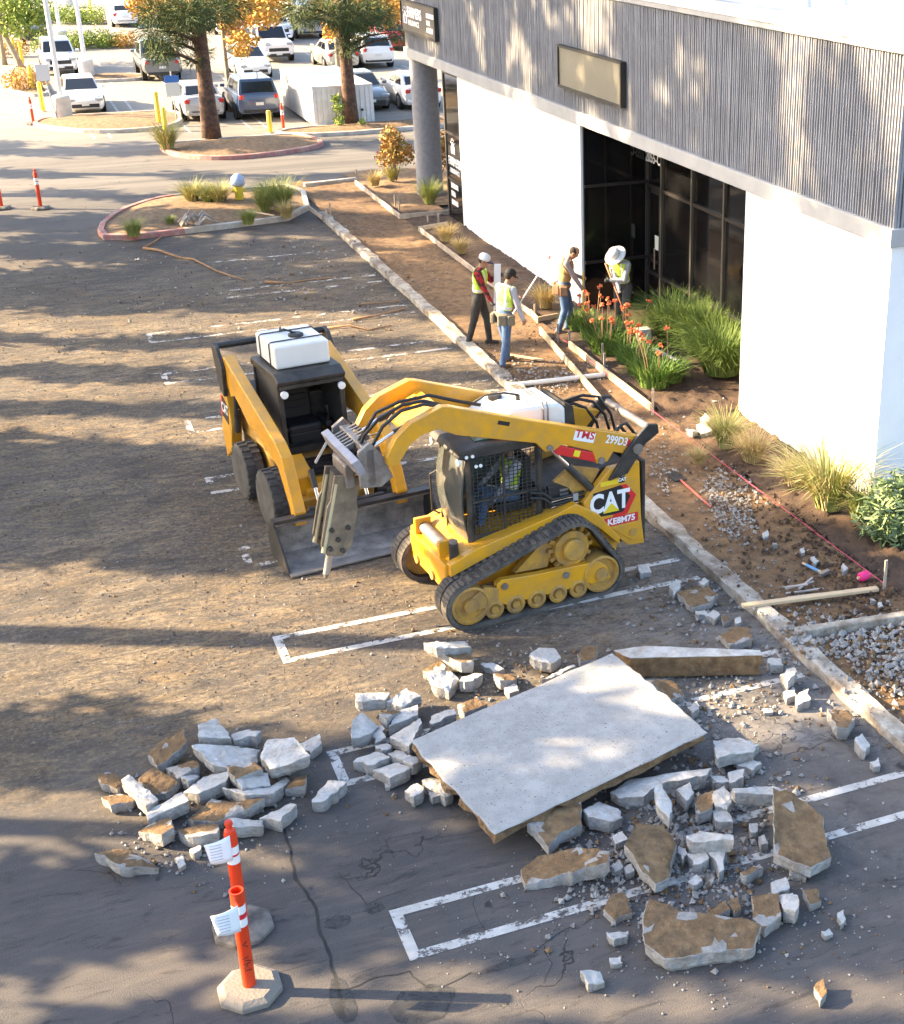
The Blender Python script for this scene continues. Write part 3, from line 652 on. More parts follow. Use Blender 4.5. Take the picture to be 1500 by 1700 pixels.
def shrub(name, px, clumps, mats, label, leaves=200, ls=.07, lw=.03, z=.1, group=None, cat='shrub'):
    rg = random.Random(px[0]); e = empty(name, G(px[0], px[1], z)); tag(e, label, cat, group)
    s_ = MB()
    for (c, r) in clumps: s_.tube([(0,0,0), Vector(c)*.5, c], [.02,.014,.006], 5)
    s_.build('stem', M_bark2, e); k = MB()
    for (c, r) in clumps: leaf_cloud(k, c, r, leaves, ls, lw, rg, .9)
    k.build('foliage', mats, e); return e
M_sage = [leafmat('sage_leaf', (0.15,0.21,0.09), (0.24,0.29,0.14)), leafmat('sage_leaf2', (0.09,0.15,0.06), (0.15,0.2,0.08))]
shrub('leafy_shrub', (1478,890), [((.0,0,.5),.42),((.35,.1,.55),.45),((-.25,-.1,.35),.36),((.1,-.3,.3),.4),((.5,-.2,.4),.45)], M_sage, 'grey green leafy shrub at the corner of the white wall', leaves=520, ls=.13, lw=.035)
M_nan = [leafmat('reddish_leaf', (0.45,0.17,0.05), (0.36,0.24,0.07)), leafmat('olive_leaf', (0.22,0.23,0.06), (0.34,0.29,0.1))]
shrub('orange_shrub', (658,300), [((0,0,1.0),.45),((-.2,.1,.7),.4),((.25,0,.8),.4),((-.1,0,1.3),.35)], M_nan, 'orange tinged shrub left of the round column', leaves=420, ls=.09, lw=.05)
shrub('orange_shrub', (728,300), [((0,0,.9),.45),((-.25,.1,.6),.4),((.35,0,.7),.45),((.1,0,1.2),.35)], M_nan, 'orange tinged shrub between the column and the dark sign glass', leaves=420, ls=.09, lw=.05)
shrub('climbing_vine', (564,213), [((0,0,.3),.22),((0,0,.7),.22),((-.05,0,1.05),.16)], M_green, 'small green vine at the foot of the reddish pine', leaves=160, ls=.09, lw=.05)
shrub('weed_tuft', (602,212), [((0,0,.15),.16)], M_green, 'small green weed beside the container doors', leaves=100, ls=.1, lw=.04)
for i, (x, y, s_) in enumerate(((125,80,.75),(142,77,.6),(165,77,.8),(184,77,.55),(210,77,.6),(75,83,.7))):
    shrub('hedge_bush', (x,y), [((0,0,.35),s_),((.3,.2,.3),s_*.8),((-.3,0,.25),s_*.75)], M_green if i != 4 else M_orange, 'round clipped bush in the planted row between parked cars', leaves=260, ls=.1, lw=.06, group='bushes in the planted row')
for i, (x, y, s_) in enumerate(((88,36,.9),(122,38,.9),(143,37,.8),(165,38,.9),(105,36,.8))):
    shrub('hedge_bush', (x,y), [((0,0,.35),s_),((.4,.2,.3),s_*.8),((-.4,0,.25),s_*.75)], M_green, 'round bush in the far planted row behind the white poles', leaves=260, ls=.11, lw=.07, group='bushes in the far planted row')
shrub('entrance_shrub', (45,150), [((0,0,.5),.6),((.5,0,.35),.5),((-.5,.2,.4),.5)], M_orange, 'yellow shrub on the entrance island by the bollards', leaves=300, ls=.1, lw=.06)
shrub('entrance_shrub', (15,92), [((0,0,.5),.7),((.6,0,.35),.5),((-.5,.2,.4),.6)], M_orange, 'yellow shrub under the leaning green tree', leaves=300, ls=.1, lw=.06)
# ================================================================ CARS AND FAR OBJECTS
M_tyre = mat('tyre_rubber', (0.018,0.018,0.018), .9); M_rim = mat('alloy', (.42,.42,.43), .35, metal=.8)
M_cglass = mat('car_glass', (0.012,0.014,0.016), .07, spec=.6); M_trim = mat('black_trim', (.02,.02,.02), .6)
M_lamp = mat('lamp_lens', (.30,.32,.35), .12, spec=.8); M_tail = mat('tail_lens', (.42,.02,.02), .25); M_plate = mat('plate', (.6,.6,.58), .6)
def paint(n, c): return mat('car_paint_'+n, c, .28, metal=0.0, coat=.8, dirt=tuple(.6*x+.05 for x in c), dscale=2, damt=.15)
def ring8(x, w_, z0, z1):
    zm = z0+(z1-z0)*.55
    return [(x,-w_*.86,z0),(x,w_*.86,z0),(x,w_*.97,z0+.12),(x,w_,zm),(x,w_*.93,z1-.06),(x,w_*.80,z1),(x,0,z1+.025),(x,-w_*.80,z1),(x,-w_*.93,z1-.06),(x,-w_,zm),(x,-w_*.97,z0+.12)]
SPEC = {
 'sedan': dict(L=4.8, st=[(-2.4,.62,.92,.42),(-2.3,.80,1.02,.28),(-1.6,.90,1.06,.22),(0,.91,.98,.2),(1.1,.91,.96,.2),(1.8,.88,.86,.2),(2.25,.80,.74,.22),(2.4,.66,.62,.32)], cab=(-1.95,-1.15,.15,1.10,.98,1.44,.80,.60)),
 'suv': dict(L=4.6, st=[(-2.3,.70,1.05,.45),(-2.22,.86,1.15,.32),(-1.5,.92,1.12,.26),(0,.93,1.08,.25),(1.05,.93,1.08,.25),(1.75,.90,1.02,.25),(2.15,.84,.92,.28),(2.3,.70,.76,.38)], cab=(-2.2,-1.85,.25,1.05,1.08,1.68,.84,.66)),
 'truck': dict(L=5.4, st=[(-2.7,.86,1.08,.5),(-2.6,.92,1.12,.42),(-1.5,.93,1.12,.38),(0,.93,1.12,.36),(.9,.93,1.14,.36),(1.7,.92,1.14,.36),(2.45,.90,1.08,.38),(2.7,.80,.92,.45)], cab=(-1.05,-.8,.45,1.15,1.12,1.82,.84,.70)),
}
def car(kind, paintm, loc, rz, label, cat='car', group=None, rack=False, sc=.90):
    S = SPEC[kind]; e = empty('parked_'+('pickup' if kind == 'truck' else 'suv' if kind == 'suv' else 'car'), loc, rz); tag(e, label, cat, group); e.scale = (sc,)*3
    b = MB(); b.loft([ring8(x, w_, z0, z1) for x, w_, z1, z0 in S['st']]); body = b.build('body', paintm, e, smooth=2, fix=True)
    x0,x1,x2,x3,zb,zt,wb,wt = S['cab']
    def rr(x, w_, z): return [(x,-w_,z),(x,w_,z)]
    A = [Vector((x0,-wb,zb-.05)),Vector((x3,-wb,zb-.05)),Vector((x3,wb,zb-.05)),Vector((x0,wb,zb-.05))]
    B = [Vector((x1,-wt,zt)),Vector((x2,-wt,zt)),Vector((x2,wt,zt)),Vector((x1,wt,zt))]
    mid = [a.lerp(q,.9)+Vector((0,(.03 if a.y>0 else -.03),.01)) for a, q in zip(A,B)]
    c = MB(); c.loft([A, mid, B]); c.build('cabin', paintm, e, bevel=.04, fix=True)
    def pane(name, i, j, lo=.22, hi=.86, s0=.06, s1=.94, mt=M_cglass):
        p00, p10, p01, p11 = A[i], A[j], mid[i], mid[j]
        f = lambda s_, t: (p00.lerp(p10, s_)).lerp(p01.lerp(p11, s_), t)
        q = [f(s0,lo), f(s1,lo), f(s1,hi), f(s0,hi)]; n = (q[1]-q[0]).cross(q[3]-q[0]).normalized()
        k = MB(); k.loft([[v-n*.01 for v in q],[v+n*.012 for v in q]]); return k.build(name, mt, e, fix=True)
    pane('windshield', 1, 2, .12, .95, .05, .95); pane('rear_window', 3, 0, .2, .9, .08, .92)
    for i, j in ((0,1),(2,3)):
        a_, b_ = (.10,.47) if i == 0 else (.53,.90); pane('side_window', i, j, .2, .88, .12, .48); pane('side_window', i, j, .2, .88, .52, .88)
    if kind == 'truck':
        k = MB(); k.bb(-2.55,-1.12,-.74,.74,1.0,1.155); k.build('bed', M_trim, e)
    L2 = S['L']/2; st = S['st']; r = .34 if kind == 'sedan' else .38
    for sx in (-1,1):
        for sy in (-1,1):
            wx = sx*L2*.585; wy = sy*.80
            w_ = MB(); w_.lathe([(r*.7,-.11),(r*.96,-.11),(r,-.07),(r,.07),(r*.96,.11),(r*.7,.11)], (wx,wy,r), (0,1,0), 22); wh = w_.build('wheel', M_tyre, e, smooth=2)
            q = MB(); q.lathe([(.02,.0),(r*.68,.0),(r*.68,.02),(r*.5,.035),(.03,.02)], (wx,wy+sy*.098,r), (0,sy,0), 18); q.build('rim', M_rim, wh, fix=True)
            a = MB(); a.lathe([(r*1.13,0),(r*1.13,.02)], (wx,sy*(.895 if kind=='sedan' else .915),r), (0,sy,0), 22); a.build('wheel_arch', M_trim, e, fix=True)
        m = MB(); m.box((x3-.28, sx*(wb+.17), zb+.08), (.16,.2,.13)); m.build('mirror', paintm, e, bevel=.03)
    zf = st[-2][2]
    for sy in (-1,1):
        h = MB(); h.box((L2-.10, sy*.62, zf-.06), (.26,.34,.13), Matrix.Rotation(-sy*.35,3,'Z')); h.build('headlight', M_lamp, e, bevel=.03)
        t = MB(); t.box((-L2+.08, sy*.64, st[1][2]-.16), (.16,.34,.17), Matrix.Rotation(sy*.25,3,'Z')); t.build('taillight', M_tail, e, bevel=.03)
    MB().bb(L2-.14,L2+.015,-.60,.60,.33,.50).build('grille', M_trim, e, bevel=.02)
    if kind != 'sedan': MB().bb(L2-.10,L2+.005,-.55,.55,.60,.80).build('upper_grille', M_trim, e, bevel=.02)
    MB().bb(-L2+.0,-L2+.16,-.72,.72,.36,.50).build('rear_bumper', M_trim if kind != 'sedan' else paintm, e, bevel=.03)
    MB().bb(L2-.02,L2+.02,-.16,.16,.42,.54).build('plate', M_plate, e); MB().bb(-L2-.02,-L2+.03,-.16,.16,.66,.78).build('plate', M_plate, e)
    if rack:
        for sy in (-1,1): MB().bar((x1+.2,sy*wt*.85,zt+.05),(x2-.1,sy*wt*.85,zt+.05),.03,.03).build('roof_rail', M_trim, e)
    return e
W_ = paint('white', (.72,.72,.72)); BK = paint('black', (.02,.021,.023)); BL = paint('blue', (.045,.075,.15)); SV = paint('silver', (.42,.43,.45)); GR = paint('grey', (.12,.13,.135)); RD = paint('red', (.42,.03,.03)); CR_ = paint('cream', (.55,.5,.4))
DN, UP = -math.pi/2, math.pi/2
def gp(x, y): p = G(x, y); return (p.x, p.y, 0)
def at(x, y, d): p = G(x, y); return (p.x, p.y+d, 0)        # x,y: ground pixel below the end that faces the camera; d: half the length
car('sedan', W_, at(146,194,2.4), DN, 'white sedan with its black grille facing the white lamp post', sc=.85)
car('suv', W_, at(105,128,2.3), DN, 'white crossover parked nose out behind the concrete lamp base', sc=.87)
car('truck', GR, at(274,138,2.7), UP, 'dark pickup seen from behind beside the pine trunk', 'pickup')
car('sedan', SV, at(345,205,2.4), UP, 'silver white sedan with red tail lights partly behind the pine trunk')
car('suv', BL, at(436,203,2.3), UP, 'dark blue suv seen from behind next to the yellow bollard', 'suv', rack=True)
car('sedan', W_, at(428,134,2.4), DN, 'white rounded electric sedan under the orange tree')
car('truck', W_, at(467,106,2.7), DN, 'white pickup with black grille facing the drive', 'pickup')
car('suv', W_, at(468,72,2.3), DN, 'white suv parked behind the white pickup', 'suv')
car('sedan', CR_, at(575,120,2.4), UP, 'pale grey car behind the reddish pine trunk')
car('suv', W_, at(632,116,2.3), UP, 'white suv with chrome rear between the pine and the fascia', 'suv')
car('sedan', GR, at(622,188,2.4), DN, 'dark grey car parked behind the storage container')
car('sedan', W_, at(708,186,2.4), UP, 'white sedan seen past the round column')
car('sedan', W_, at(212,47,2.4), UP, 'white car alone in the far row by the poles')
car('truck', BK, at(66,78,2.7), DN, 'black pickup under the bright green tree', 'pickup')
car('suv', SV, at(520,66,2.3), UP, 'silver suv in the far row beside the white suv', 'suv')
car('sedan', RD, at(668,86,2.4), UP, 'red car beside the fascia corner')
car('suv', W_, at(500,30,2.3), UP, 'white suv in the last row behind the pine crown', 'suv')
car('sedan', W_, at(430,32,2.4), UP, 'white car in the last row behind the orange tree')
car('sedan', SV, at(585,62,2.4), UP, 'silver car hidden behind the pine branches')
car('sedan', RD, at(640,55,2.4), UP, 'red car in the row behind the pine branches')
car('sedan', W_, at(385,60,2.4), DN, 'white car behind the orange leaves')
car('sedan', BL, at(455,22,2.4), UP, 'dark blue car in the last row')
# lamp posts
M_wp = mat('white_pole', (.68,.69,.70), .5); M_ped = mat('pedestal', (.5,.47,.42), .9, col2=(.6,.57,.52), scale=4, bump=.3)
for (px, py), lab in (((107,200),'white lamp post on a concrete base beside the white sedan'),((146,134),'white lamp post on a concrete base by the crossover'),((104,80),'white lamp post on a concrete base in the planted row'),((188,42),'white lamp post on a concrete base in the far planted row'),((114,12),'white lamp post on a concrete base far behind the hedges')):
    e = empty('lamp_post', gp(px,py)); tag(e, lab, 'lamp post', 'white lamp posts in the lot')
    MB().lathe([(.33,0),(.33,.86),(.28,.92)], (0,0,0), n=24).build('base', M_ped, e, smooth=2)
    MB().cyl((0,0,.9),(0,0,9.5),.095,.075,14).build('pole', M_wp, e, smooth=2)
    MB().box((.5,0,9.4),(1.0,.3,.12)).build('lamp_head', M_wp, e, bevel=.03)
M_yel = mat('yellow_bollard_paint', (.75,.58,.03), .5, col2=(.68,.5,.04), scale=5)
for (px, py), h, lab in (((72,186),1.15,'yellow bollard beside the pole island sign'),((55,154),1.15,'yellow bollard at the shrub on the entrance island'),((38,108),1.1,'yellow bollard under the leaning green tree'),((265,210),1.25,'taller yellow bollard of the pair by the parking sign'),((275,218),.85,'shorter yellow bollard of the pair by the parking sign'),((449,222),.82,'yellow bollard behind the pine island near the blue suv'),((152,26),1.1,'yellow bollard in the far lot'),((26,100),1.1,'yellow bollard behind the yellow shrub')):
    e = empty('yellow_bollard', gp(px,py)); tag(e, lab, 'bollard', 'yellow bollards')
    MB().lathe([(.085,0),(.085,h-.05),(.06,h-.01),(.01,h)], (0,0,0), n=16).build('post', M_yel, e, smooth=2)
    MB().lathe([(.13,0),(.13,.03),(.09,.05)], (0,0,0), n=16).build('collar', M_conc, e)
M_blue = mat('sign_blue', (.03,.14,.5), .5); M_sw = mat('sign_white', (.6,.63,.66), .5); M_gal = mat('galvanised', (.35,.36,.37), .5, metal=.5)
e = empty('parking_sign', gp(294,206)); tag(e, 'blue and white parking sign on a thin post by the bollards', 'sign')
MB().cyl((0,0,0),(0,0,1.9),.025).build('post', M_gal, e); MB().bb(-.26,.26,-.05,-.03,1.5,1.75).build('blue_panel', M_blue, e); MB().bb(-.26,.26,-.05,-.03,1.0,1.49).build('white_panel', M_sw, e)
e = empty('parking_sign', gp(96,202)); tag(e, 'grey backed sign on a leaning thin post beside the pole base', 'sign')
MB().cyl((0,0,0),(-.25,0,2.0),.025).build('post', M_gal, e); MB().bb(-.5,-.02,-.05,-.03,1.5,2.1).build('panel', M_sw, e)
# storage container
e = empty('storage_container', (0,0,0)); tag(e, 'white corrugated steel storage container beside the reddish pine', 'container')
cx0, cx1, cy0, cy1, ch = 10.85, 13.1, 53.35, 59.2, 1.45
M_cw = mat('container_white', (.74,.735,.72), .6, col2=(.68,.67,.65), scale=3, dirt=(.45,.38,.30), dscale=3, damt=.2)
MB().bb(cx0+.03,cx1-.03,cy0+.03,cy1-.03,.08,ch-.02).build('body', M_cw, e)
MB().bb(cx0,cx1,cy0,cy1,ch-.02,ch+.04).build('roof', M_cw, e)
for x_ in (cx0,cx1-.12):
    for y_ in (cy0,cy1-.12): MB().bb(x_,x_+.12,y_,y_+.12,0,ch+.05).build('corner_post', M_cw, e)
x_ = cx0+.16
while x_ < cx1-.16: MB().bb(x_,x_+.11,cy0-.005,cy0+.04,.1,ch-.05).build('rib', M_cw, e); x_ += .2
y_ = cy0+.2
while y_ < cy1-.2: MB().bb(cx0-.005,cx0+.04,y_,y_+.13,.1,ch-.05).build('rib', M_cw, e); y_ += .28
MB().cyl((cx1-.45,cy0-.03,.55),(cx1-.45,cy0-.03,.62),.05).build('lock', M_trim, e); MB().bb(cx0,cx1,cy0-.01,cy0+.05,.02,.1).build('sill', M_cw, e)
# orange delineators, hydrant
M_or = mat('orange_plastic', (.66,.045,.006), .45, col2=(.58,.038,.006), scale=3); M_refl = mat('reflective_white', (.75,.75,.75), .35); M_rub = mat('rubber_base', (.05,.048,.05), .9, col2=(.10,.095,.09), scale=7, bump=.3, dirt=(.25,.22,.18), dscale=4, damt=.6)
M_paper = mat('paper', (.75,.76,.78), .8); M_ink = mat('marker_ink', (.02,.015,.015), .8)
def delineator(loc, h, label, knob, tagp, cx_=(0,0), dusty=False, marks=False):
    e = empty('delineator_post', loc); tag(e, label, 'traffic post', 'orange delineator posts')
    b = MB(); ang = [R_(22.5+45*i) for i in range(8)]
    b.loft([[(.275*math.cos(a),.275*math.sin(a),0) for a in ang],[(.275*math.cos(a),.275*math.sin(a),.045) for a in ang],[(.215*math.cos(a),.215*math.sin(a),.08) for a in ang]])
    b.build('base', mat('dusty_rubber', (.19,.165,.14), .9, col2=(.27,.235,.195), scale=5, bump=.5, dirt=(.08,.075,.07), dscale=5, damt=.5) if dusty else M_rub, e, bevel=.008)
    p = MB()
    if knob: p.lathe([(.055,.05),(.055,h-.14),(.047,h-.09),(.025,h-.07),(.025,h-.05),(.036,h-.03),(.03,h),(.01,h+.005)], (0,0,0), n=20)
    else:
        n = 20; rings = [[(r*math.cos(2*math.pi*i/n), r*math.sin(2*math.pi*i/n), z) for i in range(n)] for r, z in ((.055,.05),(.055,h-.02),(.058,h),(.045,h),(.044,h-.25))]
        p.loft(rings, cap=False)
    p.build('post', M_or, e, smooth=2)
    zs = ((h-.34,h-.26),(h-.21,h-.13)) if not knob else ((h-.42,h-.34),(h-.32,h-.24))
    for z0, z1 in zs: MB().cyl((0,0,z0),(0,0,z1),.0565,n=20,cap=False).build('reflective_band', M_refl, e, smooth=True)
    MB().cyl((0,0,zs[0][1]+.004),(0,0,zs[1][0]-.004),.0562,n=20,cap=False).build('red_band', mat('band_red', (.55,.02,.03), .4), e, smooth=True)
    if tagp:
        t = MB(); a = Vector((-.04,-.045,h-.20)); nx, nz_ = 6, 5
        vs = [(a.x-.22*i/nx*(1-.15*j/nz_)+.03, a.y-.03*math.sin(i/nx*2.6)-.02, a.z+.10-.26*j/nz_-.05*i/nx*(.5-j/nz_)) for j in range(nz_+1) for i in range(nx+1)]
        t._a(vs, [(j*(nx+1)+i, j*(nx+1)+i+1, (j+1)*(nx+1)+i+1, (j+1)*(nx+1)+i) for j in range(nz_) for i in range(nx)])
        tg = t.build('paper_tag', M_paper, e, smooth=True); sm = tg.modifiers.new('Solidify','SOLIDIFY'); sm.thickness = .002
        for q in range(6):
            zz = a.z+.055-.03*q; MB().bar((a.x-.15,a.y-.05,zz),(a.x-.05,a.y-.055,zz),.002,.008,up=(0,-1,0)).build('print_line', mat('print_grey', (.4,.42,.48), .8), tg)
    if marks:
        for (z, dx, l, an) in ((.55,0,.05,.6),(.52,.01,.04,-.6),(.40,-.012,.06,.2),(.37,.012,.05,-.3),(.34,0,.06,.1),(.31,-.01,.05,.9),(.27,.005,.06,0)):
            MB().bar((dx-.5*l*math.cos(an),-.0565,z-.5*l*math.sin(an)),(dx+.5*l*math.cos(an),-.0565,z+.5*l*math.sin(an)),.006,.003,up=(0,-1,0)).build('marker_stroke', M_ink, e)
    return e
delineator((0.78,9.62,0), 1.05, 'orange delineator post with open top and red and white band on a dusty base', False, True, dusty=True, marks=True)
delineator((0.86,10.42,0), 1.16, 'orange delineator post with knob top and a paper tag', True, True)
delineator(gp(68,347), 1.1, 'orange delineator post with white bands standing out in the drive lane', True, False)
delineator(gp(3,347), 1.0, 'orange delineator post cut off by the picture edge', True, False)
delineator(gp(56,207), 1.0, 'orange and white delineator post on the kerb of the pole island', True, False)
delineator(gp(471,218), 1.0, 'orange and white delineator post at the corner of the white container', True, False)
e = empty('fire_hydrant', G(398,335,.15)); tag(e, 'yellow fire hydrant with a pale blue bag over its top', 'hydrant')
MB().lathe([(.17,0),(.17,.04),(.12,.06),(.12,.45),(.14,.47),(.14,.52)], (0,0,0), n=20).build('barrel', M_yel, e, smooth=2)
for s_ in (-1,1): MB().cyl((s_*.1,0,.32),(s_*.2,0,.32),.05).build('nozzle', M_yel, e)
k = MB(); n = 14
k.loft([[(r*(1+.22*noise.noise((i*1.3,z*9,2)))*math.cos(2*math.pi*i/n), r*(1+.22*noise.noise((i*1.3,z*9,7)))*math.sin(2*math.pi*i/n), z) for i in range(n)] for r, z in ((.15,.44),(.20,.50),(.19,.60),(.17,.68),(.09,.76),(.02,.78))]); k.build('bag', mat('blue_bag', (.27,.36,.56), .6, col2=(.35,.44,.62), scale=5), e, smooth=True)
# ================================================================ MACHINES
M_cy = mat('machine_yellow', (0.70,0.325,0.010), .38, col2=(0.62,0.29,0.012), scale=2, dirt=(0.40,0.24,0.07), dscale=4, damt=.45, coat=.25)
M_cyd = mat('machine_yellow_worn', (0.56,0.29,0.03), .6, col2=(0.40,0.22,0.05), scale=4, dirt=(0.20,0.13,0.07), dscale=5, damt=.7, bump=.15)
M_blk = mat('machine_black', (0.014,0.014,0.015), .5, col2=(.03,.028,.026), scale=4, dirt=(.10,.08,.06), dscale=4, damt=.3)
M_rubber = mat('dusty_rubber_track', (0.045,0.042,0.040), .92, col2=(0.085,0.078,0.070), scale=6, bump=.4, dirt=(0.17,0.14,0.11), dscale=5, damt=.6)
M_stl = mat('worn_steel', (0.22,0.20,0.19), .5, metal=.6, col2=(.32,.30,.28), scale=5, dirt=(.16,.10,.06), dscale=6, damt=.6)
M_chrome = mat('chrome_rod', (.75,.75,.76), .12, metal=1.0)
M_hose = mat('hydraulic_hose', (.016,.016,.017), .6)
M_tank = mat('poly_tank', (.66,.65,.60), .5, col2=(.72,.71,.68), scale=2)
M_mglass = mat('cab_glass', (.02,.03,.028), .06, spec=.6)
M_seat = mat('seat_vinyl', (.02,.02,.022), .6)
M_mred = mat('machine_red', (.60,.02,.02), .45); M_dw = mat('decal_white', (.78,.78,.78), .5); M_dk = mat('decal_black', (.012,.012,.012), .5)
def hull_path(circs, step=.05):               # outer belt path round circles (x,z,r), counter-clockwise
    pts = []
    for (x,z,r) in circs:
        for i in range(72):
            a = 2*math.pi*i/72; pts.append((x+r*math.cos(a), z+r*math.sin(a)))
    pts = sorted(set((round(a,5), round(b,5)) for a, b in pts))
    def half(ps):
        h = []
        for p in ps:
            while len(h) >= 2 and (h[-1][0]-h[-2][0])*(p[1]-h[-2][1])-(h[-1][1]-h[-2][1])*(p[0]-h[-2][0]) <= 0: h.pop()
            h.append(p)
        return h
    lo, up = half(pts), half(pts[::-1]); hull = lo[:-1]+up[:-1]
    return subdiv_poly(hull, step)
def track(parent, ys):
    s_ = 1 if ys > 0 else -1; y0, y1 = .565*s_, .965*s_; yo = .965*s_
    path = hull_path([(.98,.31,.31),(-.84,.31,.31),(-.46,.73,.38)]); n = len(path); inn = inset(path, .045)
    k = MB(); ya, yb = min(y0,y1), max(y0,y1)
    ring = []
    for i in range(n): ring.append([(path[i][0],ya,path[i][1]),(path[i][0],yb,path[i][1]),(inn[i][0],yb,inn[i][1]),(inn[i][0],ya,inn[i][1])])
    vs = [p for r in ring for p in r]; fs = [(i*4+j, i*4+(j+1)%4, ((i+1)%n)*4+(j+1)%4, ((i+1)%n)*4+j) for i in range(n) for j in range(4)]
    k._a(vs, fs)
    belt = k.build('track', M_rubber, parent, fix=True)
    lg = MB(); out = inset(path, -.022); acc = 0
    for i in range(0, n-1, 2):                 # tread lugs, two rows
        a, b = Vector(path[i]), Vector(path[(i+1)%n]); d = (b-a).normalized(); nn = Vector((d.y,-d.x))
        for (q0, q1) in ((ya+.01, ya+.18), (yb-.18, yb-.01)):
            c = a.lerp(b,.5)+nn*.008; lg.m = Matrix.Identity(4)
            rot = Matrix(((d.x,0,nn.x),(0,1,0),(d.y,0,nn.y)))
            lg.box((c.x,(q0+q1)/2,c.y), (.052, q1-q0, .03), rot)
    lo = lg.build('tread_lugs', M_rubber, belt); lo['kind'] = 'stuff'
    for (x,z,r) in ((.98,.31,.255),(-.84,.31,.255)):
        w_ = MB(); w_.lathe([(.05,-.15),(r,-.15),(r,.15),(r-.03,.16),(r-.06,.10),(.09,.10),(.09,.17),(.02,.17)], (x,yo-s_*.17,z), (0,s_,0), 24); w_.build('idler', M_cyd, belt, smooth=2, fix=True)
    for x in (.66,.37,.08,-.22,-.51):
        w_ = MB(); w_.lathe([(.04,-.14),(.125,-.14),(.125,.14),(.09,.15),(.05,.12),(.05,.16),(.01,.16)], (x,yo-s_*.17,.175), (0,s_,0), 18); w_.build('roller', M_cyd, belt, smooth=2, fix=True)
    sp = MB(); sp.lathe([(.05,-.1),(.24,-.1),(.24,.06),(.15,.06),(.15,.13),(.13,.15),(.01,.15)], (-.46,yo-s_*.16,.73), (0,s_,0), 26)
    for i in range(14):
        a = 2*math.pi*i/14; sp.box((-.46+.275*math.cos(a), yo-s_*.18, .73+.275*math.sin(a)), (.075,.07,.05), Matrix.Rotation(-a,3,'Y'))
    sp.build('sprocket', M_cyd, belt, smooth=2, fix=True)
    f = MB(); yf = yo-s_*.03
    scal = [(-.98,.22),(-.92,.40),(-.80,.50),(.05,.52),(.55,.56),(.62,.52),(.62,.26)]
    for x in (.5,.36,.22,.08,-.07,-.22,-.36,-.51,-.7): scal.append((x, .20+.055*(1 if abs(((x-.08)/.29)-round((x-.08)/.29)) < .2 else 0)))
    f.side(scal, yf-s_*.10, yf); f.build('track_frame', M_cy, belt, bevel=.008)
    g_ = MB(); g_.side([(.60,.30),(.60,.46),(.78,.52),(1.0,.38),(1.04,.28),(.95,.24),(.72,.22)], yf-s_*.08, yf+s_*.005); g_.build('idler_arm', M_cyd, belt, bevel=.008)
    h_ = MB(); h_.side([(-.15,.50),(.30,.52),(-.20,.95),(-.35,1.0)], yo-s_*.30, yo-s_*.2); h_.build('drive_mount', M_cyd, belt)
    for (x,z) in ((.52,.47),(-.33,.42)):
        MB().cyl((x,yf-.01*s_,z),(x,yf+s_*.02,z),.045).build('bolt', M_stl, belt)
    return belt
CTL = empty('compact_track_loader', (5.30,15.87,0), R_(-174.76))
tag(CTL, 'yellow tracked compact loader with raised arms and a hydraulic breaker, marked KE8M75', 'loader')
track(CTL, 1); track(CTL, -1)
P_ = lambda mb, n, m, **k: mb.build(n, m, CTL, **k)
P_(MB().side([(1.08,.36),(1.10,.74),(.85,.90),(-.36,1.14),(-.65,1.22),(-1.30,.55),(-1.25,.36)], -.56, .56), 'chassis', M_cy, bevel=.012)
for s_ in (-1,1): P_(MB().side([(1.12,.62),(1.12,.78),(.78,.92),(-.36,1.16),(-.62,1.24),(-.95,1.02),(-1.25,.62),(-1.25,.52),(-.98,.80),(-.65,1.08),(-.30,1.02),(.62,.78)], s_*.56, s_*.68), 'fender', M_cy, bevel=.01)
P_(MB().bb(1.08,1.16,-.60,.60,.38,.76), 'front_plate', M_cy, bevel=.012)
for y in (-.35,.18): P_(MB().lathe([(.03,0),(.06,0),(.06,.03),(.03,.03)], (1.16,y,.45), (1,0,0), 14), 'tow_ring', M_cyd)
P_(MB().cyl((1.02,-.42,.84),(1.02,.30,.84),.075), 'step_roller', M_stl, smooth=2)
for y in (-.46,.34): P_(MB().box((1.03,y,.86),(.22,.07,.22)), 'roller_bracket', M_cy, bevel=.01)
for i in range(9): P_(MB().bb(.86,.96,-.40+.075*i,-.36+.075*i,.80,.84), 'step_tooth', M_blk)
P_(MB().cyl((1.0,.52,.74),(1.0,.52,1.0),.06), 'filter_canister', M_blk, smooth=2); P_(MB().cyl((1.0,.52,.99),(1.0,.52,1.03),.055), 'filter_cap', M_stl)
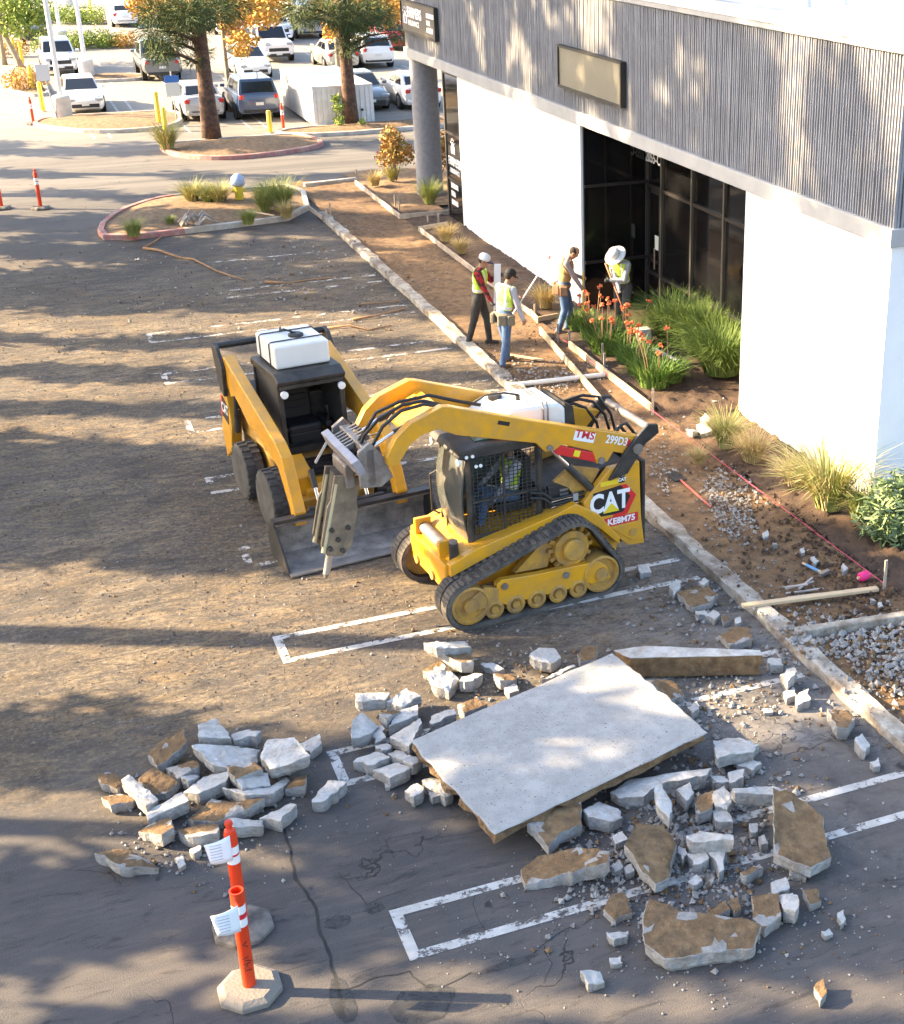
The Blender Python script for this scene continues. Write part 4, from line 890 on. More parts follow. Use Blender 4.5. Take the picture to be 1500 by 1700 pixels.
# cab
cab = P_(MB().bb(-.20,.80,-.56,.56,.90,.98), 'cab', M_blk); cab.location = (-.045,0,-.06); cab.scale = (1,.82,1)
C_ = lambda mb, n, m, **k: mb.build(n, m, cab, **k)
for (x,y) in ((.77,.54),(.77,-.54),(-.17,.54),(-.17,-.54)): C_(MB().bar((x,y,.95),(x-.02,y*.97,2.16),.075,.075), 'post', M_blk, bevel=.01)
C_(MB().side([(-.28,2.10),(-.28,2.20),(.60,2.25),(.86,2.20),(.92,2.12),(.80,2.08)], -.58, .58), 'roof', M_blk, bevel=.02)
C_(MB().bb(.2,.62,-.4,.4,2.243,2.262), 'roof_hatch', mat('roof_hatch_glass', (.03,.09,.075), .1))
for s_ in (-1,1):
    C_(MB().bb(-.14,.74,s_*.535-.008,s_*.535+.008,1.0,2.08), 'side_window', mat('side_pane', (.10,.14,.12), .1, alpha=None)) if s_ < 0 else None
    C_(MB().bb(-.15,.75,s_*.55-.015,s_*.55+.015,.95,1.06), 'lower_rail', M_blk)
    sc_ = MB(); y = s_*.565
    for i in range(15): x = -.12+.84*i/14; sc_.bb(x-.005,x+.005,y-.004,y+.004,1.06,2.09)
    for i in range(22): z = 1.07+1.0*i/21; sc_.bb(-.14,.74,y-.0045,y+.0045,z-.004,z+.004)
    q = C_(sc_, 'window_screen', M_blk); q['kind'] = 'stuff'
    C_(MB().bb(-.14,.74,y-.01,y+.012,1.5,1.53), 'screen_bar', M_blk); C_(MB().bb(.30,.33,y-.01,y+.012,1.06,2.09), 'screen_bar', M_blk)
fr = MB(); ring = []
for i in range(9):
    z = .92+1.18*i/8; bx_ = .80+.09*math.sin(math.pi*i/8); ring.append([(bx_-.02,-.50,z),(bx_+.03*math.sin(math.pi*i/8)+.015,-.2,z),(bx_+.03*math.sin(math.pi*i/8)+.015,.2,z),(bx_-.02,.50,z),(bx_-.04,.50,z),(bx_-.04,-.50,z)])
fd = C_(fr.loft(ring), 'front_door', mat('dusty_door_glass', (.07,.075,.07), .15, col2=(.17,.155,.13), scale=3, lo=.45, hi=.7), smooth=2, fix=True)
MB().tube([(.84,-.50,1.05),(.93,-.56,1.1),(.93,-.56,1.6),(.84,-.5,1.66)], .014, 8).build('grab_handle', M_blk, fd)
MB().bar((.86,-.15,1.0),(.93,.1,1.55),.02,.02).build('wiper', M_blk, fd)
for (x,y) in ((.86,.54),(.86,-.50)): C_(MB().lathe([(.02,0),(.05,.01),(.05,.05),(.01,.055)], (x,y,2.07), (1,0,0), 14), 'work_light', mat('lamp_white', (.8,.8,.78), .2))
for (x,z) in ((.80,2.13),(.72,2.13),(.68,1.99),(.62,1.99)): C_(MB().cyl((x,.578,z),(x,.592,z),.022), 'marker_light', mat('lamp_white', (0,0,0)))
C_(MB().box((.05,0,1.22),(.5,.5,.14)), 'seat_cushion', M_seat, bevel=.04); C_(MB().box((-.14,0,1.55),(.12,.48,.62)), 'seat_back', M_seat, bevel=.04)
# rear: engine housing, towers, radiator door
SH = Matrix.Translation((-.065,0,-.11)) @ Matrix.Diagonal((1,.75,1,1))
def P_(mb, n, m, **k):
    mb.v = [tuple(SH @ Vector(v)) for v in mb.v]; return mb.build(n, m, CTL, **k)
P_(MB().side([(-1.52,.50),(-1.50,1.62),(-1.1,1.66),(-.24,1.50),(-.24,.9),(-.6,.6)], -.56, .56), 'engine_hood', M_blk, bevel=.03)
P_(MB().bb(-.62,-.28,.50,.60,1.05,1.55), 'louvre_panel', M_blk, bevel=.01)
for i in range(7): P_(MB().bb(-.56,-.44,.60,.612,1.10+.06*i,1.13+.06*i), 'louvre', M_stl)
P_(MB().bb(-1.64,-1.58,-.62,.74,.55,1.70), 'rear_door', M_blk, bevel=.02)
TW = [(-1.52,1.72),(-1.09,1.70),(-.70,1.30),(-.73,1.12),(-1.36,.55),(-1.60,.53),(-1.55,.94)]
for s_ in (-1,1):
    P_(MB().side(TW, s_*.66, s_*.80), 'tower', M_cy, bevel=.012)
    P_(MB().side([(-.72,1.22),(-.55,1.5),(-.35,1.62),(-.60,1.78),(-1.0,1.66)], s_*.56, s_*.64), 'tower_web', M_cyd)
    P_(MB().side([(-1.05,1.55),(-1.32,1.60),(-1.58,1.96),(-1.78,2.08),(-1.76,2.20),(-1.62,2.22),(-1.48,2.10),(-1.30,1.92)], s_*.80, s_*.87), 'rear_link', M_blk, bevel=.01)
    P_(MB().cyl((-1.46,s_*.86,1.92),(-1.46,s_*.90,1.92),.07), 'link_pin', M_stl)
    P_(MB().side([(-1.52,2.06),(-1.30,1.86),(-1.14,1.92),(-1.05,1.80),(-.90,1.80),(-.84,1.98),(-.42,2.16),(-.32,2.10),(-.18,2.10),(-.06,2.24),(.98,2.54),(1.20,2.66),(1.42,2.62),(1.56,2.53),(1.67,2.38),(1.74,2.30),(1.85,2.31),(1.86,2.42),(1.73,2.64),(1.55,2.79),(1.14,2.93),(1.04,2.91),(.03,2.56)], s_*.64, s_*.80), 'lift_arm', M_cy, bevel=.012)
    P_(MB().cyl((-.24,s_*.60,2.15),(-.24,s_*.84,2.15),.04), 'arm_pin', M_stl); P_(MB().cyl((-.96,s_*.60,1.84),(-.96,s_*.84,1.84),.045), 'arm_pin', M_stl)
    P_(MB().cyl((-.24,s_*.72,2.14),(-.56,s_*.72,1.78),.027), 'lift_rod', M_chrome, smooth=2); P_(MB().cyl((-.52,s_*.72,1.82),(-.95,s_*.72,1.33),.05), 'lift_barrel', M_blk, smooth=2)
    P_(MB().cyl((1.60,s_*.36,2.60),(2.0,s_*.33,2.40),.025), 'tilt_rod', M_chrome, smooth=2); P_(MB().cyl((1.18,s_*.36,2.72),(1.64,s_*.36,2.58),.045), 'tilt_barrel', M_blk, smooth=2)
P_(MB().bar((-.34,.76,2.10),(-.90,.76,1.88),.06,.12), 'safety_brace', M_mred, bevel=.01); P_(MB().bar((-.58,.795,2.01),(-.66,.795,1.98),.01,.08), 'brace_sticker', mat('yellow_sticker', (.75,.65,.02), .5))
P_(MB().cyl((-1.69,-.84,2.12),(-1.69,.84,2.12),.055), 'cross_tube', M_stl, smooth=2)
P_(MB().prism([(1.0,2.72),(1.50,2.54),(1.52,2.60),(1.02,2.80)], (0,-.66,0), (1,0,0), (0,0,1), (0,1.32,0)), 'arm_cross_plate', M_cy, bevel=.01)
for s_ in (-1,1): P_(MB().side([(1.10,2.74),(1.45,2.62),(1.40,2.72),(1.15,2.82)], s_*.30, s_*.40), 'cylinder_lug', M_cy, bevel=.008)
# water tank on the roof
tk = MB(); tk.side([(-.62,2.26),(-.62,2.52),(-.5,2.60),(.12,2.62),(.42,2.48),(.46,2.26)], -.55, .42); tko = P_(tk, 'water_tank', M_tank, bevel=.05, seg=3)
MB().lathe([(.09,0),(.09,.05),(.07,.06),(.02,.06)], (.055,-.21,2.49), n=18).build('tank_cap', M_blk, tko); MB().cyl((-.165,.0,2.49),(-.165,.0,2.57),.03).build('tank_fitting', M_blk, tko)
for x in (-.30,-.36): MB().tube([(x-.065,-.43,2.2),(x-.065,-.43,2.45),(x-.065,-.38,2.515),(x-.065,.28,2.515),(x-.065,.33,2.45),(x-.065,.33,2.2)], .01, 6).build('tank_strap', M_stl, tko)
MB().side([(-.82,2.1),(-.79,2.4),(-.67,2.47),(-.67,2.1)], -.4, .3).build('tank_bracket', M_blk, tko)
P_(MB().tube([(-.1,0,2.68),(.1,.05,2.75),(.3,-.1,2.72),(.5,-.2,2.60)], .014), 'water_hose', M_hose, smooth=True)
P_ = lambda mb, n, m, **k: mb.build(n, m, CTL, **k)
# coupler, breaker
cp_ = P_(MB().bb(1.90,2.02,-.50,.50,1.95,2.42), 'coupler_frame', M_stl, bevel=.015)
for i in range(6): MB().box((1.98,-.30+.085*i,2.38),(.30,.03,.06), Matrix.Rotation(.35,3,'Y')).build('coupler_rib', M_stl, cp_)
MB().box((2.13,0,2.24),(.10,1.15,.20), Matrix.Rotation(.4,3,'Y')).build('coupler_bar', mat('scuffed_steel', (.26,.24,.26), .45, metal=.5, col2=(.36,.34,.36), scale=4), cp_, bevel=.01)
for s_ in (-1,1): MB().side([(1.70,2.02),(1.85,1.92),(2.1,1.95),(2.1,2.4),(1.95,2.5),(1.8,2.3)], s_*.44, s_*.50).build('coupler_cheek', M_stl, cp_, bevel=.008)
MB().bar((2.16,-.55,2.18),(2.30,-.62,1.92),.05,.03).build('locking_lever', mat('pale_steel', (.5,.47,.42), .5), cp_)
br = P_(MB().bb(2.08,2.20,-.24,.24,1.86,2.16), 'breaker', M_stl, bevel=.02)
ax0, ax1 = Vector((2.16,0,1.98)), Vector((2.40,0,1.00)); axd = (ax1-ax0).normalized()
for s_ in (-1,1):
    M4 = face_M((2.16,s_*.19,1.98), (axd.z*-1,0,axd.x), axd)
    pl = MB(); pl.m = M4; pl.prism([(-.16,-.02),(.16,-.02),(.16,.30),(.19,.38),(.19,.86),(.10,1.0),(-.10,1.0),(-.19,.86),(-.19,.38),(-.16,.30)], (0,0,0), (1,0,0), (0,1,0), (0,0,.035*(-s_))); q = pl.build('side_plate', mat('breaker_steel', (.19,.145,.10), .6, metal=.3, col2=(.29,.225,.15), scale=4, dirt=(.10,.08,.06), dscale=6, damt=.6), br, fix=True)
    for (u_, v_) in ((-.10,.62),(.10,.66),(0,.78),(.08,.90),(-.08,.92)):
        c0 = M4 @ Vector((u_,v_,0)); MB().cyl(c0-Vector((0,.04,0)),c0+Vector((0,.04,0)),.03,n=10).build('bolt', M_blk, q)
    MB().cyl(ax0.lerp(ax1,.05)+Vector((.13,s_*.17,0)), ax0.lerp(ax1,.92)+Vector((.15,s_*.17,0)), .028).build('edge_guard', mat('pale_yellow_steel', (.55,.45,.26), .55), br)
MB().cyl(ax0.lerp(ax1,-.02),ax0.lerp(ax1,.95),.15,.13,20).build('breaker_body', M_blk, br, smooth=2)
MB().cyl(ax0.lerp(ax1,.98),ax0.lerp(ax1,1.30),.045,.042,16).build('chisel', mat('chisel_steel', (.45,.43,.40), .4, metal=.7), br, smooth=2)
MB().cyl(ax0.lerp(ax1,1.30),ax0.lerp(ax1,1.36),.042,.012,16).build('chisel_tip', M_stl, br, smooth=2)
_sp = P_
def P_(mb, n, m, **k):
    mb.v = [tuple(SH @ Vector(v)) if v[0] < 1.0 else v for v in mb.v]; return mb.build(n, m, CTL, **k)
for i, (a, b, c, d) in enumerate((((.95,.40,2.80),(1.5,.42,2.86),(1.95,.30,2.52),(2.08,.12,2.10)), ((.95,.44,2.80),(1.55,.50,2.82),(1.9,.42,2.42),(2.06,.20,2.06)), ((.5,.30,2.72),(1.1,.26,2.86),(1.75,.2,2.74),(2.02,.15,2.34)))):
    P_(MB().tube([Vector(a), Vector(a).lerp(Vector(b),.5)+Vector((0,0,.03)), Vector(b), Vector(b).lerp(Vector(c),.5)+Vector((.05,0,.03)), Vector(c), Vector(d)], .022, 8), 'hose', M_hose, smooth=True)
P_(MB().tube([(1.45,-.1,2.56),(1.62,-.12,2.36),(1.8,-.1,2.34),(1.95,-.08,2.46)], .012, 6), 'hose', mat('tan_hose', (.35,.28,.16), .6), smooth=True)
for (a, b, c) in (((-.9,-.66,2.26),(-1.4,-.60,2.22),(-1.62,-.55,1.8)),((-.9,-.62,2.30),(-1.45,-.52,2.30),(-1.7,-.5,1.75)),((-.9,-.70,2.22),(-1.3,-.66,2.14),(-1.5,-.6,1.7)),((-1.2,.6,2.05),(-1.45,.5,2.18),(-1.62,.45,1.8)),((-1.2,.55,2.0),(-1.4,.42,2.12),(-1.55,.4,1.75)),((0,.66,1.55),(-.3,.70,1.40),(-.75,.70,1.42)),((0,.66,1.48),(-.3,.70,1.33),(-.75,.70,1.36))):
    P_(MB().tube([Vector(a), Vector(a).lerp(Vector(b),.6)+Vector((0,0,.05)), Vector(b), Vector(b).lerp(Vector(c),.5)+Vector((-.06,0,0)), Vector(c)], .022, 8), 'hose', M_hose, smooth=True)
for z in (1.2,1.28,1.36): P_(MB().tube([(-.30,.66,z),(-.5,.68,z+.02),(-.72,.68,z)], .012, 6), 'steel_line', M_chrome)
P_(MB().box((-.62,.70,1.38),(.07,.05,.10)), 'hose_clamp', M_gal)
# markings on the near side: text faces +y (camera side), reads towards -x
def P_(mb, n, m, **k):
    mb.v = [tuple(SH @ Vector(v)) for v in mb.v]; return mb.build(n, m, CTL, **k)
U_, V_ = (-1,0,0), (0,0,1)
def dec(txt, x, z, s_, m, bold=.0, sx=1.0, y=.806): return text_mesh(txt, s_, m, 'decal_text', CTL, face_M(SH @ Vector((x,y,z)), U_, V_), extrude=.001, bold=bold, sx=sx)
def dpl(x0, x1, z0, z1, m, y=.804, name='decal_panel'): return P_(MB().bb(x0,x1,y-.006,y,z0,z1), name, m)
dcl = MB(); dcl.side([(-.86,1.06),(-.84,1.40),(-1.24,1.44),(-1.40,1.26),(-1.28,1.04)], .79, .8035); P_(dcl, 'logo_ground', M_dk)
dcl = MB(); dcl.side([(-1.24,1.44),(-1.32,1.44),(-1.47,1.26),(-1.34,1.02),(-1.12,1.00),(-1.14,1.05),(-1.28,1.06),(-1.385,1.26)], .79, .8045); P_(dcl, 'logo_chevron', M_mred)
dec('CAT', -1.08, 1.23, .36, M_dw, bold=.012, sx=.82)
tri = MB(); tri.side([(-.98,1.09),(-1.22,1.09),(-1.10,1.22)], .80, .8085); P_(tri, 'logo_triangle', mat('decal_yellow', (.75,.55,.02), .5))
dpl(-1.00, -1.50, .885, 1.01, mat('decal_red', (.55,.02,.03), .5), name='number_panel'); dec('KE8M75', -1.25, .945, .12, M_dw, bold=.004, sx=1.0)
P_(MB().side([(-1.10,.86),(-1.52,.88),(-1.57,.60),(-1.40,.62)], .795, .815), 'hatch_cover', M_cy, bevel=.006); P_(MB().cyl((-1.42,.81,.74),(-1.42,.83,.74),.06), 'latch', M_cyd); P_(MB().cyl((-1.27,.80,1.60),(-1.27,.815,1.60),.045), 'tie_down', M_stl)
dpl(-.95, -1.20, 1.47, 1.53, mat('decal_yellow', (0,0,0)), name='label_strip'); dpl(-1.22,-1.30,1.47,1.56, M_dk, name='label_badge'); text_mesh('CAT', .06, M_dw, 'decal_text', CTL, face_M(SH @ Vector((-1.26,.811,1.515)), U_, V_), extrude=.001, bold=.003)
a_ = math.atan2(.51, 1.52); ua = (-math.cos(a_),0,-math.sin(a_)); va = (-math.sin(a_),0,math.cos(a_))
def adec(txt, f, s_, m, dz=0.0, bold=0.0, sx=1.0):
    p = Vector((.03,.806,2.47)).lerp(Vector((-1.49,.806,1.96)), f)+Vector(va)*dz; return text_mesh(txt, s_, m, 'decal_text', CTL, face_M(SH @ p, ua, va), extrude=.001, bold=bold, sx=sx)
def apl(f, l, h_, m, dz=0.0, y=.803):
    p = Vector((.03,y,2.47)).lerp(Vector((-1.49,y,1.96)), f)+Vector(va)*dz; return P_(MB().bar(p-Vector(ua)*l/2, p+Vector(ua)*l/2, .004, h_), 'decal_panel', m)
apl(.50, .30, .13, M_dw, -.01); adec('TMS', .50, .14, mat('decal_red', (0,0,0)), .01, .003, 1.1)
adec('299D3', .80, .15, M_dw, 0, .003, .8); apl(.905, .07, .09, mat('decal_red', (0,0,0)))
apl(-.22, .16, .05, M_dk); 
# ---------------------------------------------------------------- wheeled skid steer
SSL = empty('skid_steer_loader', (3.48,19.6,0), R_(-83))
tag(SSL, 'yellow wheeled skid steer loader with its wide steel bucket lowered to the ground', 'loader')
Q_ = lambda mb, n, m, **k: mb.build(n, m, SSL, **k)
for sx in (-1,1):
    for sy in (-1,1):
        x, y, r = sx*.60, sy*.76, .42
        w_ = MB(); w_.lathe([(.20,-.14),(.36,-.145),(.405,-.13),(.42,-.09),(.42,.09),(.405,.13),(.36,.145),(.20,.14)], (x,y,r), (0,1,0), 36); wo = Q_(w_, 'wheel', mat('dusty_tyre', (.05,.047,.044), .95, col2=(.09,.083,.075), scale=5, bump=.4), smooth=2, fix=True)
        l_ = MB()
        for i in range(22):
            a = 2*math.pi*i/22
            for q, da in ((-.065,0),(.065,.14)): l_.box((x+.424*math.cos(a+da), y+q, r+.424*math.sin(a+da)), (.03,.12,.055), Matrix.Rotation(-(a+da),3,'Y'))
        t_ = l_.build('tread_lugs', mat('dusty_tyre', (0,0,0)), wo); t_['kind'] = 'stuff'
        MB().lathe([(.02,0),(.10,0),(.11,-.05),(.19,-.06),(.22,.0),(.22,.02),(.02,.03)], (x,y+sy*.09,r), (0,sy,0), 24).build('rim', mat('rim_dark', (.03,.03,.032), .6, col2=(.08,.075,.07), scale=5), wo, smooth=2, fix=True)
Q_(MB().side([(1.05,.28),(1.12,.50),(.98,.58),(.15,.60),(-.15,.9),(-1.2,1.0),(-1.3,.35),(-.9,.24),(.9,.24)], -.56, .56), 'chassis', M_cyd, bevel=.015)
for s_ in (-1,1): Q_(MB().side([(1.10,.55),(1.10,.85),(.55,1.02),(-1.25,1.30),(-1.25,.80),(-.3,.88),(.45,.82)], s_*.54, s_*.62), 'side_panel', M_cyd, bevel=.01)
Q_(MB().side([(-1.5,.45),(-1.5,1.5),(-1.1,1.62),(-.5,1.5),(-.5,.8)], -.55, .55), 'engine_hood', M_blk, bevel=.03)
cab = Q_(MB().bb(-.62,.30,-.47,.47,.80,.90), 'cab', M_blk); cab.location = (-.17,0,.02)
C_ = lambda mb, n, m, **k: mb.build(n, m, cab, **k)
for (x,y) in ((.50,.45),(.50,-.45),(-.55,.45),(-.55,-.45)): C_(MB().bar((x+.10,y,.58),(x,y,2.02),.075,.075), 'post', M_blk, bevel=.012)
C_(MB().side([(-.66,1.95),(-.62,2.07),(.45,2.10),(.64,2.02),(.60,1.94),(.4,2.0)], -.50, .50), 'roof', M_blk, bevel=.02)
C_(MB().bar((.60,-.46,1.93),(.60,.46,1.93),.05,.05), 'roof_visor', M_blk)
for s_ in (-1,1):
    C_(MB().bb(-.52,.50,s_*.45-.012,s_*.45+.012,.62,2.0), 'side_panel', mat('side_screen', (.035,.035,.033), .6, col2=(.07,.065,.055), scale=40))
    C_(MB().lathe([(.02,0),(.05,.01),(.055,.06),(.01,.065)], (.60,s_*.42,1.84), (1,0,0), 16), 'work_light', mat('lit_lamp', (.85,.85,.8), .2))
C_(MB().bb(-.60,-.54,-.45,.45,.9,2.0), 'rear_panel', M_blk)
C_(MB().box((-.12,0,.85),(.5,.5,.4)), 'seat_base', M_trim, bevel=.03); C_(MB().box((-.12,0,1.08),(.5,.52,.16)), 'seat_cushion', M_seat, bevel=.05); C_(MB().box((-.36,0,1.45),(.14,.50,.72), Matrix.Rotation(-.12,3,'Y')), 'seat_back', M_seat, bevel=.05)
for i in range(6): C_(MB().box((-.28,0,1.22+.09*i),(.03,.36,.03)), 'seat_rib', M_trim, bevel=.01)
for s_ in (-1,1):
    C_(MB().box((.02,s_*.33,1.14),(.42,.10,.10)), 'armrest', M_seat, bevel=.03); C_(MB().tube([(.15,s_*.33,1.16),(.20,s_*.33,1.30),(.18,s_*.32,1.42)], [.02,.015,.028], 10), 'joystick', M_blk)
C_(MB().bb(-.3,.72,-.42,.42,.60,.64), 'floor', M_trim)
for i in range(2): C_(MB().bb(.30+.18*i,.40+.18*i,-.40,.40,.64,.70-.02*i), 'step_tread', M_blk)
for s_ in (-1,1): Q_(MB().side([(-1.28,1.64),(-1.10,1.55),(-.98,1.0),(-1.15,.55),(-1.45,.35),(-1.55,.8)], s_*.68, s_*.84), 'tower', M_cy, bevel=.012)
for s_ in (-1,1):
    Q_(MB().side([(-1.22,2.02),(-1.05,2.06),(1.15,1.44),(1.38,1.30),(1.74,.62),(1.72,.42),(1.60,.42),(1.52,.66),(1.16,1.10),(1.05,1.12),(.2,1.32),(-.1,1.30),(-.4,1.45),(-.7,1.56),(-.9,1.48),(-1.02,1.66),(-1.25,1.86)], s_*.66, s_*.82), 'lift_arm', M_cy, bevel=.012)
    Q_(MB().side([(-1.05,1.45),(-1.25,1.50),(-1.46,2.10),(-1.38,2.20),(-1.22,2.16),(-1.0,1.9)], s_*.82, s_*.88), 'rear_link', M_blk, bevel=.01)
    Q_(MB().cyl((-.82,s_*.75,1.52),(-1.0,s_*.75,.9),.05), 'lift_barrel', M_blk, smooth=2); Q_(MB().cyl((-.80,s_*.75,1.56),(-.86,s_*.75,1.3),.028), 'lift_rod', M_chrome)
    Q_(MB().side([(1.05,.55),(1.10,.85),(.62,1.02),(.60,.86)], s_*.30, s_*.58), 'front_fender', M_cy, bevel=.02)
    Q_(MB().cyl((1.22,s_*.35,.78),(1.45,s_*.35,.38),.028), 'tilt_rod', M_chrome, smooth=2); Q_(MB().cyl((1.12,s_*.35,.95),(1.25,s_*.35,.72),.045), 'tilt_barrel', M_blk, smooth=2)
    Q_(MB().box((-1.42,s_*.74,.62),(.20,.18,.42)), 'lamp_box', M_cy, bevel=.015)
Q_(MB().cyl((-1.38,-.86,2.14),(-1.38,.86,2.14),.05), 'cross_tube', M_blk, smooth=2)
Q_(MB().side([(1.05,.40),(1.12,.62),(1.02,.69),(.72,.66),(.7,.5),(.95,.4)], -.44, .44), 'front_cowl', M_cy, bevel=.03)
Q_(MB().bb(1.45,1.53,-.55,.55,.18,.55), 'coupler', M_blk, bevel=.01)
bk = Q_(MB().side([(2.36,0.0),(1.62,0.0),(1.50,.08),(1.47,.25),(1.53,.46),(1.66,.57),(1.80,.55),(1.78,.50),(1.68,.49),(1.58,.40),(1.54,.25),(1.56,.12),(1.64,.035),(2.36,.018)], -1.12, 1.12), 'bucket', mat('bucket_steel', (.12,.115,.11), .75, metal=.1, col2=(.26,.25,.235), scale=5, dirt=(.40,.375,.34), dscale=3, damt=.75), bevel=.004)
for s_ in (-1,1): MB().side([(2.34,.02),(1.64,.02),(1.52,.10),(1.49,.26),(1.55,.46),(1.68,.56),(1.86,.50)], s_*1.118, s_*1.145).build('side_plate', M_blk, bk)
MB().bb(2.20,2.40,-1.14,1.14,.019,.042).build('cutting_edge', mat('bright_steel', (.42,.41,.40), .4, metal=.7, col2=(.3,.29,.28), scale=4), bk); MB().bar((1.74,-1.14,.565),(1.74,1.14,.565),.14,.05).build('top_lip', M_blk, bk)
tk = Q_(MB().bb(-.62,.28,-.40,.40,2.12,2.46), 'water_tank', M_tank, bevel=.035, seg=3); tk.location = (-.14,0,0)
for x in (-.40,.06): MB().tube([(x,-.41,2.12),(x,-.41,2.45),(x,-.38,2.472),(x,.38,2.472),(x,.41,2.45),(x,.41,2.12)], .009, 6).build('tank_strap', M_trim, tk)
MB().lathe([(.11,0),(.11,.03),(.08,.045),(.02,.045)], (-.12,.05,2.46), n=20).build('tank_cap', M_blk, tk); MB().tube([(-.12,.05,2.5),(-.2,-.1,2.56),(-.3,-.12,2.52),(-.5,-.05,2.5)], .014).build('tank_hose', M_hose, tk)
Q_(MB().tube([(-.3,.5,1.6),(-.5,.55,1.75),(-.9,.55,1.6)], .02), 'hose', M_hose); Q_(MB().box((-.35,-.60,1.40),(.12,.05,.10)), 'red_tag', M_mred)
dk_ = (-.6,1,0)
Q_(MB().side([(-1.05,1.28),(-1.30,1.38),(-1.40,1.05),(-1.12,.98)], -.846, -.838), 'logo_ground', M_dk); text_mesh('CAT', .22, M_dw, 'decal_text', SSL, face_M((-1.22,-.85,1.20), (1,0,0), (0,0,1)), extrude=.001, bold=.006, sx=.8); Q_(MB().side([(-1.32,1.38),(-1.38,1.38),(-1.48,1.03),(-1.42,1.03)], -.8465, -.838), 'logo_chevron', M_mred)
# ================================================================ PEOPLE
def add_cap(mb, p, q, r0, r1, n=12):
    p, q = Vector(p), Vector(q); d = q-p; L = d.length
    if L < 1e-4: d = Vector((0,0,1)); L = 1e-4
    d.normalize(); prof = []
    for i in range(5): a = math.pi/2*(1-i/4); prof.append((max(r0*math.cos(a), 1e-3), -r0*math.sin(a)))
    for i in range(5): a = math.pi/2*i/4; prof.append((max(r1*math.cos(a), 1e-3), L+r1*math.sin(a)))
    mb.lathe(prof, p, d, n)
def add_ell(mb, c, rx, ry, rz_, rot=None, n=14):
    k = len(mb.v); mb.lathe([(max(1e-3, math.cos(a)), math.sin(a)) for a in [math.pi*(i/10-.5) for i in range(11)]], (0,0,0), (0,0,1), n)
    for i in range(k, len(mb.v)):
        v = Vector((mb.v[i][0]*rx, mb.v[i][1]*ry, mb.v[i][2]*rz_)); v = rot @ v if rot is not None else v; mb.v[i] = tuple(v+Vector(c))
def ik(a, c, l1, l2, hint):
    a, c = Vector(a), Vector(c); d = c-a; L = min(d.length, (l1+l2)*.999); u = d.normalized(); x = (l1*l1-l2*l2+L*L)/(2*L); hgt_ = math.sqrt(max(l1*l1-x*x, 1e-6))
    hv = Vector(hint); hv = (hv-u*hv.dot(u)).normalized(); return a+u*x+hv*hgt_, a+u*L
